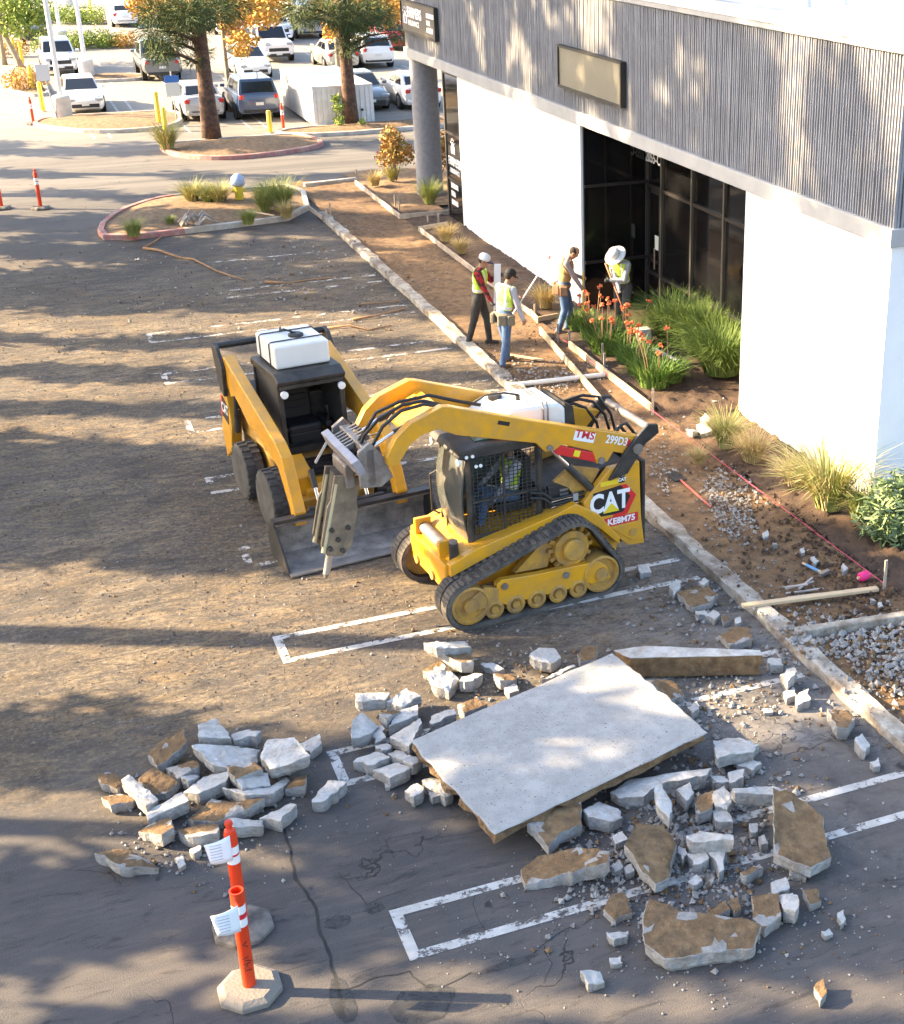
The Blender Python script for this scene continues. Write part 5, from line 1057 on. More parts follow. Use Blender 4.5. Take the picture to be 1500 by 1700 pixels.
def person(label, loc, rz, feet, hands, bend=0.0, head_dn=0.0, hat=None, cols=None, vest=None, belt=None, elbow=((-1,.5,-.3),(-1,-.5,-.3)), pel=(0,0,.93), knee=((1,0,.1),(1,0,.1)), stripe_x=True, name='person', vest_col=None, scale=1.05, grip=((0,-1,0),(0,1,0))):
    e = empty(name, loc, rz); tag(e, label, 'person'); e.scale = (scale,)*3
    B = Matrix.Rotation(bend, 3, 'Y'); pv = Vector(pel)
    U3 = lambda x, y, z: pv + B @ Vector((x, y, z))
    J = dict(pel=pv, waist=U3(0,0,.14), chest=U3(.01,0,.36), neck=U3(0,0,.53), sl=U3(0,.185,.475), sr=U3(0,-.185,.475))
    HB = B @ Matrix.Rotation(head_dn, 3, 'Y'); J['hd'] = J['neck'] + HB @ Vector((.025,0,.155))
    k = MB(); bones = []
    def bone(a, b, r0, r1, reg):
        if reg in (1,2,4): r0 *= 1.17; r1 *= 1.22
        add_cap(k, a, b, r0, r1); bones.append((Vector(a), Vector(b), (r0+r1)/2, reg))
    # torso
    add_ell(k, U3(0,0,.02), .125, .170, .13, B); add_ell(k, U3(.005,0,.18), .108, .150, .17, B); add_ell(k, U3(.01,0,.36), .125, .175, .19, B)
    for y in (-.06,.06): bones.append((U3(0,y,.0), U3(0,y,.05), .13, 2)); bones.append((U3(0,y*1.3,.16), U3(0,y*1.3,.44), .13, 1))
    bone(U3(0,-.13,.46), U3(0,.13,.46), .072, .072, 1); bone(J['neck']-B@Vector((0,0,.06)), J['neck']+HB@Vector((.01,0,.06)), .056, .052, 0)
    # head with jaw, nose, ears, brow
    add_ell(k, J['hd']+HB@Vector((0,0,.03)), .098, .078, .105, HB); add_ell(k, J['hd']+HB@Vector((.03,0,-.05)), .066, .058, .068, HB)
    add_ell(k, J['hd']+HB@Vector((.100,0,-.008)), .020, .014, .026, HB)
    for y in (-.078,.078): add_ell(k, J['hd']+HB@Vector((-.005,y,.0)), .018, .012, .03, HB)
    bones.append((J['hd']+HB@Vector((0,0,-.05)), J['hd']+HB@Vector((0,0,.08)), .09, 0))
    # legs
    for i, (sy, ft) in enumerate(zip((1,-1), feet)):
        hip = pv+Vector((0,sy*.095,-.02)); an = Vector(ft)+Vector((0,0,.09)); kn, an = ik(hip, an, .42, .42, knee[i])
        bone(hip, kn, .088, .062, 2); bone(kn, an, .060, .046, 2); fd = Vector((1,sy*.18,0)).normalized()
        bone(an+Vector((0,0,.02)), an-Vector((0,0,.04)), .05, .045, 3); bone(an-fd*.05-Vector((0,0,.05)), an+fd*.15-Vector((0,0,.058)), .042, .034, 3)
    # arms and hands
    for i, (sh, hd) in enumerate(((J['sl'], hands[0]), (J['sr'], hands[1]))):
        el, wr = ik(sh, hd, .29, .255, elbow[i]); bone(sh, el, .060, .046, 4); bone(el, wr, .044, .031, 4)
        fd = (wr-el).normalized(); gv = Vector(grip[i]); gv = (gv-fd*gv.dot(fd)).normalized(); sv = fd.cross(gv)
        bone(wr, wr+fd*.075, .032, .036, 5)
        for q, (off, l) in enumerate(((-.030,.038),(-.010,.044),(.010,.042),(.030,.034))):
            a = wr+fd*.085+sv*off; b = a+fd*l*.6+gv*l*.45; c_ = b+gv*l*.8-fd*l*.1
            add_cap(k, a, b, .0105, .0100, 8); add_cap(k, b, c_, .0100, .0090, 8); bones.append((a, c_, .01, 5))
        a = wr+fd*.03+sv*.034; b = a+sv*.026+fd*.032+gv*.02; c_ = b+fd*.026+gv*.024
        add_cap(k, a, b, .013, .0115, 8); add_cap(k, b, c_, .0115, .010, 8); bones.append((a, c_, .012, 5))
    tmp = k.build('tmp', [], None); rm = tmp.modifiers.new('r','REMESH'); rm.mode = 'VOXEL'; rm.voxel_size = .0115
    sm = tmp.modifiers.new('s','SMOOTH'); sm.factor = .5; sm.iterations = 3
    dg = bpy.context.evaluated_depsgraph_get(); me = bpy.data.meshes.new_from_object(tmp.evaluated_get(dg)); bpy.data.objects.remove(tmp)
    me.name = 'body'; me.materials.clear()
    for m in cols: me.materials.append(m)
    nf = len(me.polygons); ce = np.empty(nf*3); me.polygons.foreach_get('center', ce); ce = ce.reshape(-1,3); best = np.full(nf, 1e9); reg = np.zeros(nf, int)
    for a, b, r, g_ in bones:
        a, b = np.array(a), np.array(b); ab = b-a; t = np.clip(((ce-a)@ab)/max(ab@ab,1e-9),0,1); d = np.linalg.norm(ce-a-t[:,None]*ab,axis=1)-r
        m_ = d < best; best[m_] = d[m_]; reg[m_] = g_
    me.polygons.foreach_set('material_index', reg.astype(np.int32)); me.polygons.foreach_set('use_smooth', [True]*nf); me.update()
    body = bpy.data.objects.new('body', me); COL.objects.link(body); body.parent = e
    vn = np.empty(len(me.vertices)*3); me.vertices.foreach_get('normal', vn); vn = vn.reshape(-1,3); vc = np.empty(len(me.vertices)*3); me.vertices.foreach_get('co', vc); vc = vc.reshape(-1,3)
    Binv = np.array(B.inverted()); lp = (ce-np.array(pv))@Binv.T          # torso-local coordinates of faces
    def shell(nm, sel, off, mats_, midx):
        idx = np.nonzero(sel)[0]; mp = {}; vs = []; fs = []; mi = []
        for f in idx:
            q = []
            for v in me.polygons[f].vertices:
                if v not in mp: mp[v] = len(vs); vs.append(tuple(vc[v]+vn[v]*off))
                q.append(mp[v])
            fs.append(q); mi.append(int(midx[f]))
        m2 = bpy.data.meshes.new(nm); m2.from_pydata(vs, [], fs)
        for m in mats_: m2.materials.append(m)
        m2.polygons.foreach_set('material_index', mi); m2.polygons.foreach_set('use_smooth', [True]*len(fs)); m2.update()
        o = bpy.data.objects.new(nm, m2); COL.objects.link(o); o.parent = body; sd_ = o.modifiers.new('Solid','SOLIDIFY'); sd_.thickness = .008; sd_.offset = 1; return o
    if vest:
        sel = (reg == 1) & (lp[:,2] > .03) & (lp[:,2] < .52); z = lp[:,2]; y = np.abs(lp[:,1])
        mi = np.where(((z > .12) & (z < .17)) | ((y > .085) & (y < .125) & (z > .17)), 1, 0); shell('vest', sel, .012, vest, mi)
    if belt:
        sel = ((reg == 2) | (reg == 1)) & (lp[:,2] > -.02) & (lp[:,2] < .05); shell('tool_belt', sel, .015, [belt], np.zeros(nf,int))
        for (x,y,z,a) in ((.02,.20,-.06,0),(.02,-.20,-.06,0),(-.12,.12,-.07,.5),(-.12,-.12,-.07,-.5)):
            p = pv+B@Vector((x,y,z)); q = MB(); q.box(p, (.15,.08,.19), Matrix.Rotation(a,3,'Z')); q.build('tool_pouch', belt, body, bevel=.02)
    hc = J['hd']; hat_m = hat[1] if hat else None
    def hv(x, y, z): return hc+HB@Vector((x,y,z))
    # eyes
    for y in (-.033,.033): q = MB(); add_ell(q, hv(.088,y,.015), .012, .014, .009, HB, 8); q.build('eye', M_ink, body)
    if hat:
        q = MB(); n = 18
        if hat[0] == 'cap':
            q.loft([[hv(.108*r*math.cos(2*math.pi*i/n), .090*r*math.sin(2*math.pi*i/n), z) for i in range(n)] for r, z in ((1,.035),(1.03,.07),(.95,.115),(.7,.145),(.3,.158),(.02,.16))])
            o = q.build('cap', hat_m, body, smooth=True)
            b = MB(); s_ = hat[2] if len(hat) > 2 else 1
            b.loft([[hv(s_*(.085+.10*f*math.cos(a)), .078*math.sin(a)*(1 if f else 1), .045-.02*f*math.cos(a)) for a in [math.pi*(i/10-.5) for i in range(11)]] + [hv(s_*(.085+.10*f*math.cos(a)), .078*math.sin(a), .035-.02*f*math.cos(a)) for a in [math.pi*(.5-i/10) for i in range(11)]] for f in (0.05,1)]); b.build('cap_brim', hat[3] if len(hat) > 3 else hat_m, o)
        else:
            q.loft([[hv(.125*r*math.cos(2*math.pi*i/n), .105*r*math.sin(2*math.pi*i/n), z) for i in range(n)] for r, z in ((1.0,.04),(1.02,.09),(.95,.14),(.72,.175),(.35,.19),(.02,.192))]); o = q.build('hard_hat', hat_m, body, smooth=True)
            b = MB(); b.loft([[hv((.02+.205*r)*math.cos(2*math.pi*i/24)-.01, .195*r*math.sin(2*math.pi*i/24), z) for i in range(24)] for r, z in ((.45,.055),(1.0,.03),(1.03,.02),(1.0,.015),(.45,.035))], cap=False); b.build('hat_brim', hat_m, o, smooth=True)
    if not hat or hat[0] == 'cap':
        q = MB(); add_ell(q, hv(-.012,0,.03), .095, .083, .092, HB); s2 = q.build('hair', mat('dark_hair', (.02,.014,.01), .8), body, smooth=True)
    return e
M_skin = mat('skin', (.36,.19,.12), .6); M_glove = mat('work_glove', (.05,.05,.055), .8, col2=(.12,.12,.12), scale=20); M_boot = mat('work_boot', (.13,.07,.035), .8, col2=(.2,.13,.08), scale=12); M_bootd = mat('dark_boot', (.06,.045,.035), .85)
M_jean = mat('blue_jeans', (.055,.10,.20), .9, col2=(.10,.17,.30), scale=7, bump=.3); M_blkp = mat('black_trousers', (.03,.029,.03), .9, col2=(.05,.048,.046), scale=6, bump=.3); M_chp = mat('charcoal_trousers', (.06,.06,.065), .9, col2=(.09,.088,.09), scale=6, bump=.3)
M_plaid = mat('red_plaid', (.38,.02,.03), .9, col2=(.05,.02,.02), scale=16, lo=.48, hi=.52, bump=.3); M_hood = mat('grey_hoodie', (.42,.43,.47), .9, col2=(.34,.35,.39), scale=6, bump=.3); M_taupe = mat('taupe_hoodie', (.26,.21,.21), .9, col2=(.33,.27,.26), scale=6, bump=.3); M_lgs = mat('grey_longsleeve', (.40,.40,.41), .9, col2=(.33,.33,.34), scale=7, bump=.3)
V_lime = mat('lime_vest', (.52,.72,.04), .7, col2=(.42,.60,.05), scale=6); V_yel = mat('pale_lime_vest', (.62,.80,.10), .7, col2=(.55,.72,.1), scale=6); V_str = mat('silver_stripe', (.72,.72,.70), .4); V_tan = mat('tan_harness', (.42,.27,.10), .8, col2=(.34,.2,.08), scale=8); M_belt = mat('leather_belt', (.19,.10,.05), .8, col2=(.27,.16,.09), scale=8)
M_capw = mat('white_cap', (.66,.66,.66), .8); M_capb = mat('black_cap', (.015,.015,.016), .8); M_capbl = mat('blue_brim', (.03,.04,.12), .8)
def gl(x, y, z=.04): p = G(x, y, z); return (p.x, p.y, z)
RZ1 = R_(-30); L1 = gl(797,572)
person('worker in red plaid shirt, lime vest and white cap walking with a white board', L1, RZ1, [(.16,.08,0),(-.20,-.08,.0)], [(.38,.16,1.30),(.30,-.14,.80)], bend=.10, head_dn=.25, hat=('cap', M_capw, 1, M_capbl), cols=[M_skin, M_plaid, M_blkp, M_bootd, M_plaid, M_glove], vest=[V_lime, V_str], elbow=((-.3,.6,-1),(-1,-.4,-.2)), grip=((0,-1,0),(1,0,0)))
RZ2 = R_(20); L2 = gl(838,606)
person('worker in pale lime vest and grey hood with tool belt and black cap, stepping away', L2, RZ2, [(.18,.15,0),(-.16,-.13,0)], [(.42,.20,1.12),(.22,-.30,.84)], bend=.18, head_dn=.2, hat=('cap', M_capb, 1), cols=[M_skin, M_hood, M_jean, M_boot, M_hood, M_skin], vest=[V_yel, V_str], belt=mat('canvas_belt', (.16,.15,.11), .85, col2=(.24,.2,.13), scale=9), elbow=((-.3,.6,-1),(-1,-.4,-.2)))
RZ3 = R_(-22); L3 = gl(936,552)
person('worker in taupe hoodie and jeans with leather tool bags bowing over a level', L3, RZ3, [(.06,.10,0),(-.10,-.10,0)], [(.34,.14,1.05),(.34,-.10,.92)], bend=.16, head_dn=.55, hat=None, cols=[M_skin, M_taupe, M_jean, M_boot, M_taupe, M_skin], vest=[V_tan, V_tan], belt=M_belt, elbow=((-.8,.5,-.6),(-1,-.4,-.3)), grip=((0,-1,0),(0,1,0)))
RZ4 = R_(215); L4 = gl(1034,552)
person('worker in white brimmed hard hat and lime vest leaning on a shovel', L4, RZ4, [(.10,.14,0),(-.10,-.13,0)], [(.34,-.06,1.10),(.40,.22,.80)], bend=.30, head_dn=.35, hat=('hard', mat('white_hard_hat', (.74,.73,.70), .4)), cols=[M_skin, M_lgs, M_chp, M_bootd, M_lgs, M_glove], vest=[V_lime, V_str], elbow=((-.4,.8,-.5),(-.6,-.8,-.4)), grip=((1,-.4,0),(1,.4,0)))
# operator in the tracked loader
def ctl_w(x, y, z): a = R_(-174.76); return (5.30+x*math.cos(a)-y*math.sin(a), 15.87+x*math.sin(a)+y*math.cos(a), z)
person('machine operator in lime vest and orange hard hat seated inside the tracked loader cab', ctl_w(-.02,0,.40), R_(-174.76), [(.52,.13,.52),(.52,-.13,.52)], [(.36,.26,1.00),(.36,-.26,1.00)], bend=-.05, hat=('hard', mat('orange_hard_hat', (.75,.16,.02), .4)), cols=[M_skin, M_hood, M_jean, M_boot, M_hood, M_glove], vest=[V_lime, V_str], pel=(0,0,.93), scale=.93)
# ---- what they hold
def lw(L, rz, x, y, z): c, s_ = math.cos(rz), math.sin(rz); return Vector((L[0]+x*c-y*s_, L[1]+x*s_+y*c, L[2]+z))
def lone(mb, name, m, label, cat, group=None, **k): o = mb.build(name, m, None, **k); tag(o, label, cat, group); return o
a, b = lw(L1,RZ1,.36,.0,.72), lw(L1,RZ1,.40,.04,1.62)
lone(MB().bar(a, b, .13, .05, up=(.3,1,0)), 'white_board', mat('white_board_paint', (.74,.74,.74), .6), 'white painted board carried upright by the worker in red plaid', 'board', bevel=.006)
a, b = lw(L2,RZ2,.34,.22,.80), lw(L2,RZ2,1.05,-.12,1.90)
po = empty('grade_rod', a); tag(po, 'thin white pole with a red tip held by the worker in the grey hood', 'pole')
MB().cyl((0,0,0), b-a, .014).build('rod', mat('white_rod', (.7,.7,.7), .5), po); MB().cyl((b-a)*.985, (b-a)*1.03, .018).build('red_tip', M_mred, po)
a = lw(L3,RZ3,.40,.02,.02); lv = empty('spirit_level', a); tag(lv, 'yellow spirit level held upright beside the entry wall', 'level')
MB().box((0,0,.62),(.03,.065,1.22), RZ3).build('rail', mat('level_yellow', (.66,.50,.06), .5), lv, bevel=.004)
for z in (.2,.62,1.05): MB().box((0,0,z),(.034,.045,.06), RZ3).build('vial', mat('vial_green', (.35,.5,.1), .2), lv)
h0, h1 = lw(L4,RZ4,.44,.28,.62), lw(L4,RZ4,.30,-.18,1.36); dn_ = (h0-h1).normalized(); base = h0+dn_*((.06-h0.z)/dn_.z*1.0)
sv_ = empty('shovel', base); tag(sv_, 'wooden handled shovel held by the worker in the white hard hat', 'shovel')
MB().cyl(Vector((0,0,0))-dn_*.25, h1-base-dn_*.12, .018).build('handle', mat('brown_handle', (.25,.10,.05), .6), sv_, smooth=True); bl_ = MB(); bl_.bar(-dn_*.27, dn_*.03, .22, .015, up=(1,.3,0)); bl_.build('blade', M_stl, sv_, bevel=.004)
# ================================================================ RUBBLE
M_cw1 = mat('broken_concrete', (.44,.43,.415), .92, col2=(.55,.54,.52), scale=5, bump=.8, bscale=20, dirt=(.24,.19,.14), dscale=4, damt=.65, bdist=.035)
M_cw2 = mat('concrete_fracture', (.30,.295,.29), .95, col2=(.46,.445,.425), scale=11, bump=1.0, bscale=18, dirt=(.20,.155,.11), dscale=5, damt=.6, bdist=.06)
M_cd = mat('soil_crusted_face', (.20,.115,.05), .95, col2=(.30,.195,.10), scale=8, bump=1.0, bscale=22, dirt=(.10,.062,.034), dscale=6, damt=.75, bdist=.06)
M_slab = mat('slab_top', (.31,.305,.295), .88, col2=(.39,.38,.365), scale=2.2, bump=.4, bscale=50, dirt=(.24,.23,.215), dscale=7, damt=.5)
def speckle(m):                              # sparse dark aggregate flecks
    n, L = m.node_tree.nodes, m.node_tree.links; b = n['Principled BSDF']; src = b.inputs['Base Color'].links[0].from_socket
    tc = n.new('ShaderNodeTexCoord'); t = n.new('ShaderNodeTexNoise'); t.inputs['Scale'].default_value = 42; t.inputs['Detail'].default_value = 3; L.new(tc.outputs['Object'], t.inputs['Vector'])
    r = n.new('ShaderNodeMapRange'); r.inputs['From Min'].default_value = .64; r.inputs['From Max'].default_value = .70; L.new(t.outputs['Fac'], r.inputs['Value'])
    x = n.new('ShaderNodeMix'); x.data_type = 'RGBA'; L.new(r.outputs[0], x.inputs['Factor']); L.new(src, x.inputs[6]); x.inputs[7].default_value = (.10,.09,.085,1); L.new(x.outputs[2], b.inputs['Base Color'])
speckle(M_slab)
def chunk(pts, t, mats, seed, sub=.05, rough=.03, under=.90, top_noise=.008):
    """pts: world outline of the upper face (Vector with z); t thickness."""
    rg = random.Random(seed); n0 = len(pts); c = sum(pts, Vector())/n0
    ar = sum(pts[i].x*pts[(i+1)%n0].y-pts[(i+1)%n0].x*pts[i].y for i in range(n0))
    if ar < 0: pts = pts[::-1]
    out = []
    for i, p in enumerate(pts):
        q = pts[(i+1)%n0]; m = max(1, min(9, int((q-p).length/sub)))
        for j in range(m):
            v = p.lerp(q, j/m); o = Vector((noise.noise(v*11+Vector((seed,0,0))), noise.noise(v*11+Vector((0,seed,5))), 0))*rough*(1 if j else .4); out.append(v+o)
    n = len(out); S = Vector((seed*1.7,seed*.3,0))
    def ring(sc, dz, amp, zamp): return [c+(v-c)*sc*(1+amp*noise.noise(v*9+S+Vector((0,0,dz*9))))*1.0 + Vector((0,0,(dz if True else 0)+zamp*noise.noise(v*14+S))) for v in out]
    def low(r, z):
        for v in r: v.z = max(v.z, z)
        return r
    from mathutils.geometry import delaunay_2d_cdt
    big_ = max((v-c).length for v in out); ra = min(.10, .03+.05*big_)
    rings = [ring(.985,0.0,.015,top_noise*.6), ring(1.0,-.008,.02,top_noise*.6), ring(.99,-t*.35,ra*.9,.016), ring(.985,-t*.68,ra*1.2,.016), ring(under,-t,.07,.0)]
    for r in rings[2:]: low(r, .001)
    vs = [tuple(v) for r in rings for v in r]; fs = []; mi = []; nr = len(rings)
    # upper face: outline plus scattered inner points, triangulated
    g_ = max(.045, big_/9); P2 = [Vector((v.x, v.y)) for v in rings[0]]; pz = [v.z for v in rings[0]]; inn_ = []
    dz = lambda x, y: (sum(((v.z)*(1/((v.x-x)**2+(v.y-y)**2+.004))) for v in pts))/(sum(1/((v.x-x)**2+(v.y-y)**2+.004) for v in pts))
    x0, x1, y0, y1 = min(p.x for p in P2), max(p.x for p in P2), min(p.y for p in P2), max(p.y for p in P2)
    yy_ = y0+g_*.6
    while yy_ < y1:
        xx_ = x0+g_*.6
        while xx_ < x1:
            q = Vector((xx_+rg.uniform(-.35,.35)*g_, yy_+rg.uniform(-.35,.35)*g_)); inside = False
            for i in range(n):
                a_, b_ = P2[i], P2[(i+1)%n]
                if (a_.y > q.y) != (b_.y > q.y) and q.x < (b_.x-a_.x)*(q.y-a_.y)/(b_.y-a_.y)+a_.x: inside = not inside
            if inside and min((q-p).length for p in P2) > g_*.45: inn_.append(q)
            xx_ += g_
        yy_ += g_
    res = delaunay_2d_cdt(P2+inn_, [], [list(range(n))], 1, 1e-5)
    if len(res[0]) == n+len(inn_):
        k0 = len(vs); vs += [(q.x, q.y, dz(q.x, q.y)+.004+top_noise*1.5*noise.noise(Vector((q.x*12, q.y*12, seed)))+top_noise*.6*rg.uniform(-1,1)) for q in inn_]
        for f in res[2]:
            fs.append(tuple(i if i < n else k0+i-n for i in f)); ctr_ = sum((Vector(vs[j]) for j in fs[-1]), Vector())/len(f)
            edge_ = min((Vector((ctr_.x,ctr_.y))-p).length for p in P2)
            mi.append(1 if (mats is DT and noise.noise(ctr_*5+S) > .2+edge_*2.2) else 0)
    else: fs.append(tuple(range(n))); mi.append(0)
    for r in range(nr-1):
        for i in range(n):
            fs.append((r*n+i,(r+1)*n+i,(r+1)*n+(i+1)%n,r*n+(i+1)%n)); mi.append(0 if r == 0 and mats is not DT else 1)
    fs.append(tuple((nr-1)*n+i for i in range(n-1,-1,-1))); mi.append(1)
    k = MB(); k.v = vs; k.f = fs; k.mi = mi; return k
def put_chunk(pts, t, mats, seed, name, label, cat='rubble', group=None, **kw):
    c = sum(pts, Vector())/len(pts); b = Vector((c.x, c.y, 0)); k = chunk([p-b for p in pts], t, mats, seed, **kw)
    o = k.build(name, mats, None, fix=True); o.location = b; tag(o, label, cat, group); return o
WT, DT, BT = [M_cw1, M_cw2], [M_cd, M_cw2], [M_cd, M_cd]
def pile(lst, conv, labW, labD, grp, s0):
    for i, it in enumerate(lst):
        kind, z, poly = it[0], it[1], it[2:]; rg = random.Random(s0+i)
        P3 = [G(*conv(*p), z) for p in poly]
        c = sum(P3, Vector())/len(P3); gx, gy = rg.uniform(-.30,.30), rg.uniform(-.30,.22)
        if z > .05:
            for p in P3: p.z = max(.03, z+(p.x-c.x)*gx+(p.y-c.y)*gy)
        t = z if z < .17 else .14
        ar_ = abs(sum(P3[q].x*P3[(q+1)%len(P3)].y-P3[(q+1)%len(P3)].x*P3[q].y for q in range(len(P3))))/2
        ds = [(p-c).xy.length for p in P3]; el_ = max(ds)/max(.02, min((P3[q].lerp(P3[(q+1)%len(P3)],.5)-c).xy.length for q in range(len(P3))))
        size = 'tiny' if ar_ < .02 else 'small' if ar_ < .05 else 'mid sized' if ar_ < .12 else 'large'
        shp = 'long narrow ' if el_ > 2.6 else 'three sided ' if len(P3) == 3 else 'four cornered ' if len(P3) == 4 else 'many sided '
        pos = ', raised on other pieces' if z >= .2 else ''
        put_chunk(P3, t+.0, WT if kind == 'w' else DT, s0+i, 'concrete_chunk', size+' '+shp+(labW if kind == 'w' else labD)+pos, 'rubble', grp, **(dict(sub=.03, rough=.035) if ar_ < .06 else {}))
cl_ = lambda x, y: (140+x/3.26, 1170+y/3.26)
cm_ = lambda x, y: (570+x/3.488, 1030+y/3.488)
cr_ = lambda x, y: (840+x/2.586, 1280+y/2.586)
cu_ = lambda x, y: (960+x/2.778, 1020+y/2.778)
cv_ = lambda x, y: (1050+x/3.333, 640+y/3.333)
pile([('w',.26,(612,120),(712,58),(745,100),(790,170),(620,195)),('w',.2,(795,145),(870,125),(958,150),(930,180),(805,190)),('w',.2,(590,250),(680,230),(880,215),(950,215),(930,290),(790,350),(700,340)),
 ('w',.3,(985,165),(1140,190),(1225,310),(1110,330),(1000,330),(950,250)),('d',.18,(340,250),(400,205),(545,165),(550,225),(440,290),(390,300)),('d',.15,(440,320),(600,305),(620,345),(500,395)),('d',.12,(290,400),(380,350),(510,420),(440,470),(370,470)),
 ('w',.2,(195,415),(240,380),(400,500),(335,540)),('d',.1,(80,395),(130,370),(215,385),(190,440),(85,430)),('d',.11,(95,505),(190,475),(270,490),(260,520),(140,550)),('w',.17,(330,550),(530,485),(570,545),(340,600)),('w',.16,(530,450),(640,370),(790,370),(770,440),(620,480)),
 ('d',.28,(765,330),(930,310),(965,345),(810,400)),('w',.22,(810,410),(990,355),(1005,410),(850,460)),('w',.16,(750,460),(870,480),(1000,440),(1080,350),(1110,370),(1020,500),(870,520)),('d',.13,(1080,440),(1160,380),(1200,380),(1195,450)),
 ('d',.14,(545,590),(690,500),(780,530),(980,535),(900,575),(700,620)),('w',.13,(775,600),(870,615),(965,605),(970,650),(800,690)),('w',.15,(945,595),(1100,535),(1150,545),(1060,640)),('d',.15,(285,655),(350,620),(470,615),(490,690),(420,720)),('d',.14,(500,665),(620,635),(730,645),(720,710),(560,720)),
 ('d',.13,(60,830),(180,785),(290,800),(400,850),(220,880)),('w',.14,(1230,520),(1320,410),(1420,415),(1290,520)),('w',.14,(525,395),(575,360),(620,375),(560,430)),('w',.12,(1150,200),(1275,165),(1285,215),(1220,255)),('w',.08,(570,770),(620,755),(630,790),(590,805)),('w',.06,(490,830),(530,815),(550,860),(520,880))],
 cl_, 'pale concrete chunk behind the orange posts', 'soil crusted chunk behind the orange posts', 'concrete chunks behind the orange posts', 100)
pile([('w',.3,(465,160),(700,75),(740,130),(540,195)),('d',.22,(565,205),(690,165),(755,200),(750,250),(680,260)),('d',.14,(455,280),(570,230),(590,290),(510,300)),('w',.16,(490,320),(620,285),(670,320),(610,400),(520,380)),('w',.15,(680,320),(760,285),(805,300),(740,370),(670,365)),
 ('w',.08,(795,255),(860,245),(930,275),(870,295)),('d',.13,(865,320),(990,280),(1000,330),(910,370)),('w',.1,(930,390),(990,365),(1020,400),(960,420)),('w',.2,(1075,210),(1130,165),(1220,155),(1260,200),(1200,240),(1100,230)),('w',.18,(1150,350),(1330,235),(1345,255),(1200,345)),('d',.14,(1350,200),(1400,150),(1470,150),(1460,220),(1370,240)),
 ('w',.24,(70,425),(270,420),(240,455),(75,460)),('w',.2,(250,470),(370,400),(450,430),(330,490)),('d',.2,(200,550),(290,500),(330,510),(250,590)),('w',.16,(330,510),(430,480),(430,550),(260,620)),('w',.2,(60,590),(110,545),(205,590),(150,640),(45,690)),('w',.12,(170,640),(220,610),(250,680),(180,700)),
 ('w',.22,(265,640),(440,570),(455,610),(380,740),(330,700)),('w',.14,(180,720),(260,700),(275,740),(220,770)),('w',.15,(50,800),(180,755),(270,800),(165,840)),('w',.15,(165,840),(300,815),(390,870),(270,920)),('w',.18,(255,760),(300,725),(460,810),(400,860)),('w',.14,(350,975),(430,935),(465,985),(410,1030)),('w',.13,(450,925),(510,900),(600,930),(640,1000),(590,1030),(530,980)),('w',.09,(490,990),(540,975),(570,1010),(520,1040)),
 ('w',.2,(505,540),(640,510),(650,545),(510,600)),('d',.16,(660,490),(760,450),(830,480),(700,530)),('w',.05,(235,945),(262,940),(270,962),(240,966))],
 cm_, 'pale concrete chunk between slab and loader', 'soil crusted chunk between slab and loader', 'concrete chunks beside the big slab', 200)
pile([('w',.16,(445,75),(530,20),(880,0),(860,30),(650,60),(590,110),(480,105)),('d',.22,(90,235),(200,160),(320,130),(325,220),(230,260),(180,320)),('d',.16,(60,385),(130,350),(300,345),(440,385),(440,430),(210,440),(80,450)),('d',.24,(505,350),(560,250),(680,225),(730,290),(700,430),(640,470),(560,410)),
 ('w',.16,(330,180),(400,120),(480,145),(500,190),(440,220),(350,210)),('w',.3,(640,60),(665,35),(715,170),(700,210),(655,160)),('w',.2,(730,80),(790,45),(805,90),(770,130)),('d',.18,(810,100),(890,70),(880,170),(820,190)),('w',.2,(890,100),(940,65),(975,110),(950,155),(895,150)),('w',.3,(970,95),(1110,45),(1160,40),(1215,90),(1190,105),(980,125)),
 ('w',.28,(770,265),(830,245),(975,285),(975,310),(800,300)),('w',.14,(770,340),(860,340),(860,390),(800,400)),('w',.16,(870,340),(950,335),(915,430)),('d',.1,(415,590),(440,540),(510,530),(540,600),(470,630)),('w',.09,(430,690),(520,670),(525,710),(460,740)),('w',.06,(440,800),(495,790),(500,820),(450,825)),('w',.1,(315,870),(400,850),(425,890),(350,915)),
 ('w',.12,(1130,480),(1200,455),(1215,495),(1150,525)),('w',.16,(1165,520),(1230,510),(1260,560),(1240,620),(1190,590)),('d',.1,(1270,520),(1330,500),(1350,550),(1300,570)),('w',.12,(1210,420),(1260,370),(1300,390),(1290,440)),('d',.12,(1000,440),(1090,380),(1100,410),(1030,460)),('d',.1,(860,600),(930,560),(960,595),(900,612)),('d',.1,(950,560),(1000,535),(1010,590),(975,605)),('d',.14,(1050,540),(1170,530),(1180,620),(1110,670),(1060,630)),
 ('w',.1,(740,310),(770,330),(765,390),(735,350)),('w',.12,(880,20),(930,10),(960,45),(900,55)),('w',.12,(955,5),(1020,0),(1020,35),(970,40)),('w',.14,(880,170),(940,160),(975,215),(900,210)),('w',.1,(455,270),(500,258),(520,300),(470,310)),('w',.09,(450,400),(485,385),(500,415),(465,430)),('w',.08,(500,410),(540,400),(550,430),(510,440)),('w',.1,(1080,280),(1110,265),(1125,310),(1095,320)),('w',.08,(780,470),(820,440),(840,470),(800,490)),('d',.1,(1320,920),(1360,895),(1375,950),(1350,980)),('w',.07,(1420,620),(1445,590),(1460,630),(1430,660)),('w',.06,(1350,690),(1385,670),(1405,690),(1370,708)),('w',.09,(1040,230),(1075,220),(1080,250),(1050,260))],
 cr_, 'pale concrete chunk over the stall lines', 'soil crusted chunk over the stall lines', 'concrete chunks in the front heap', 300)
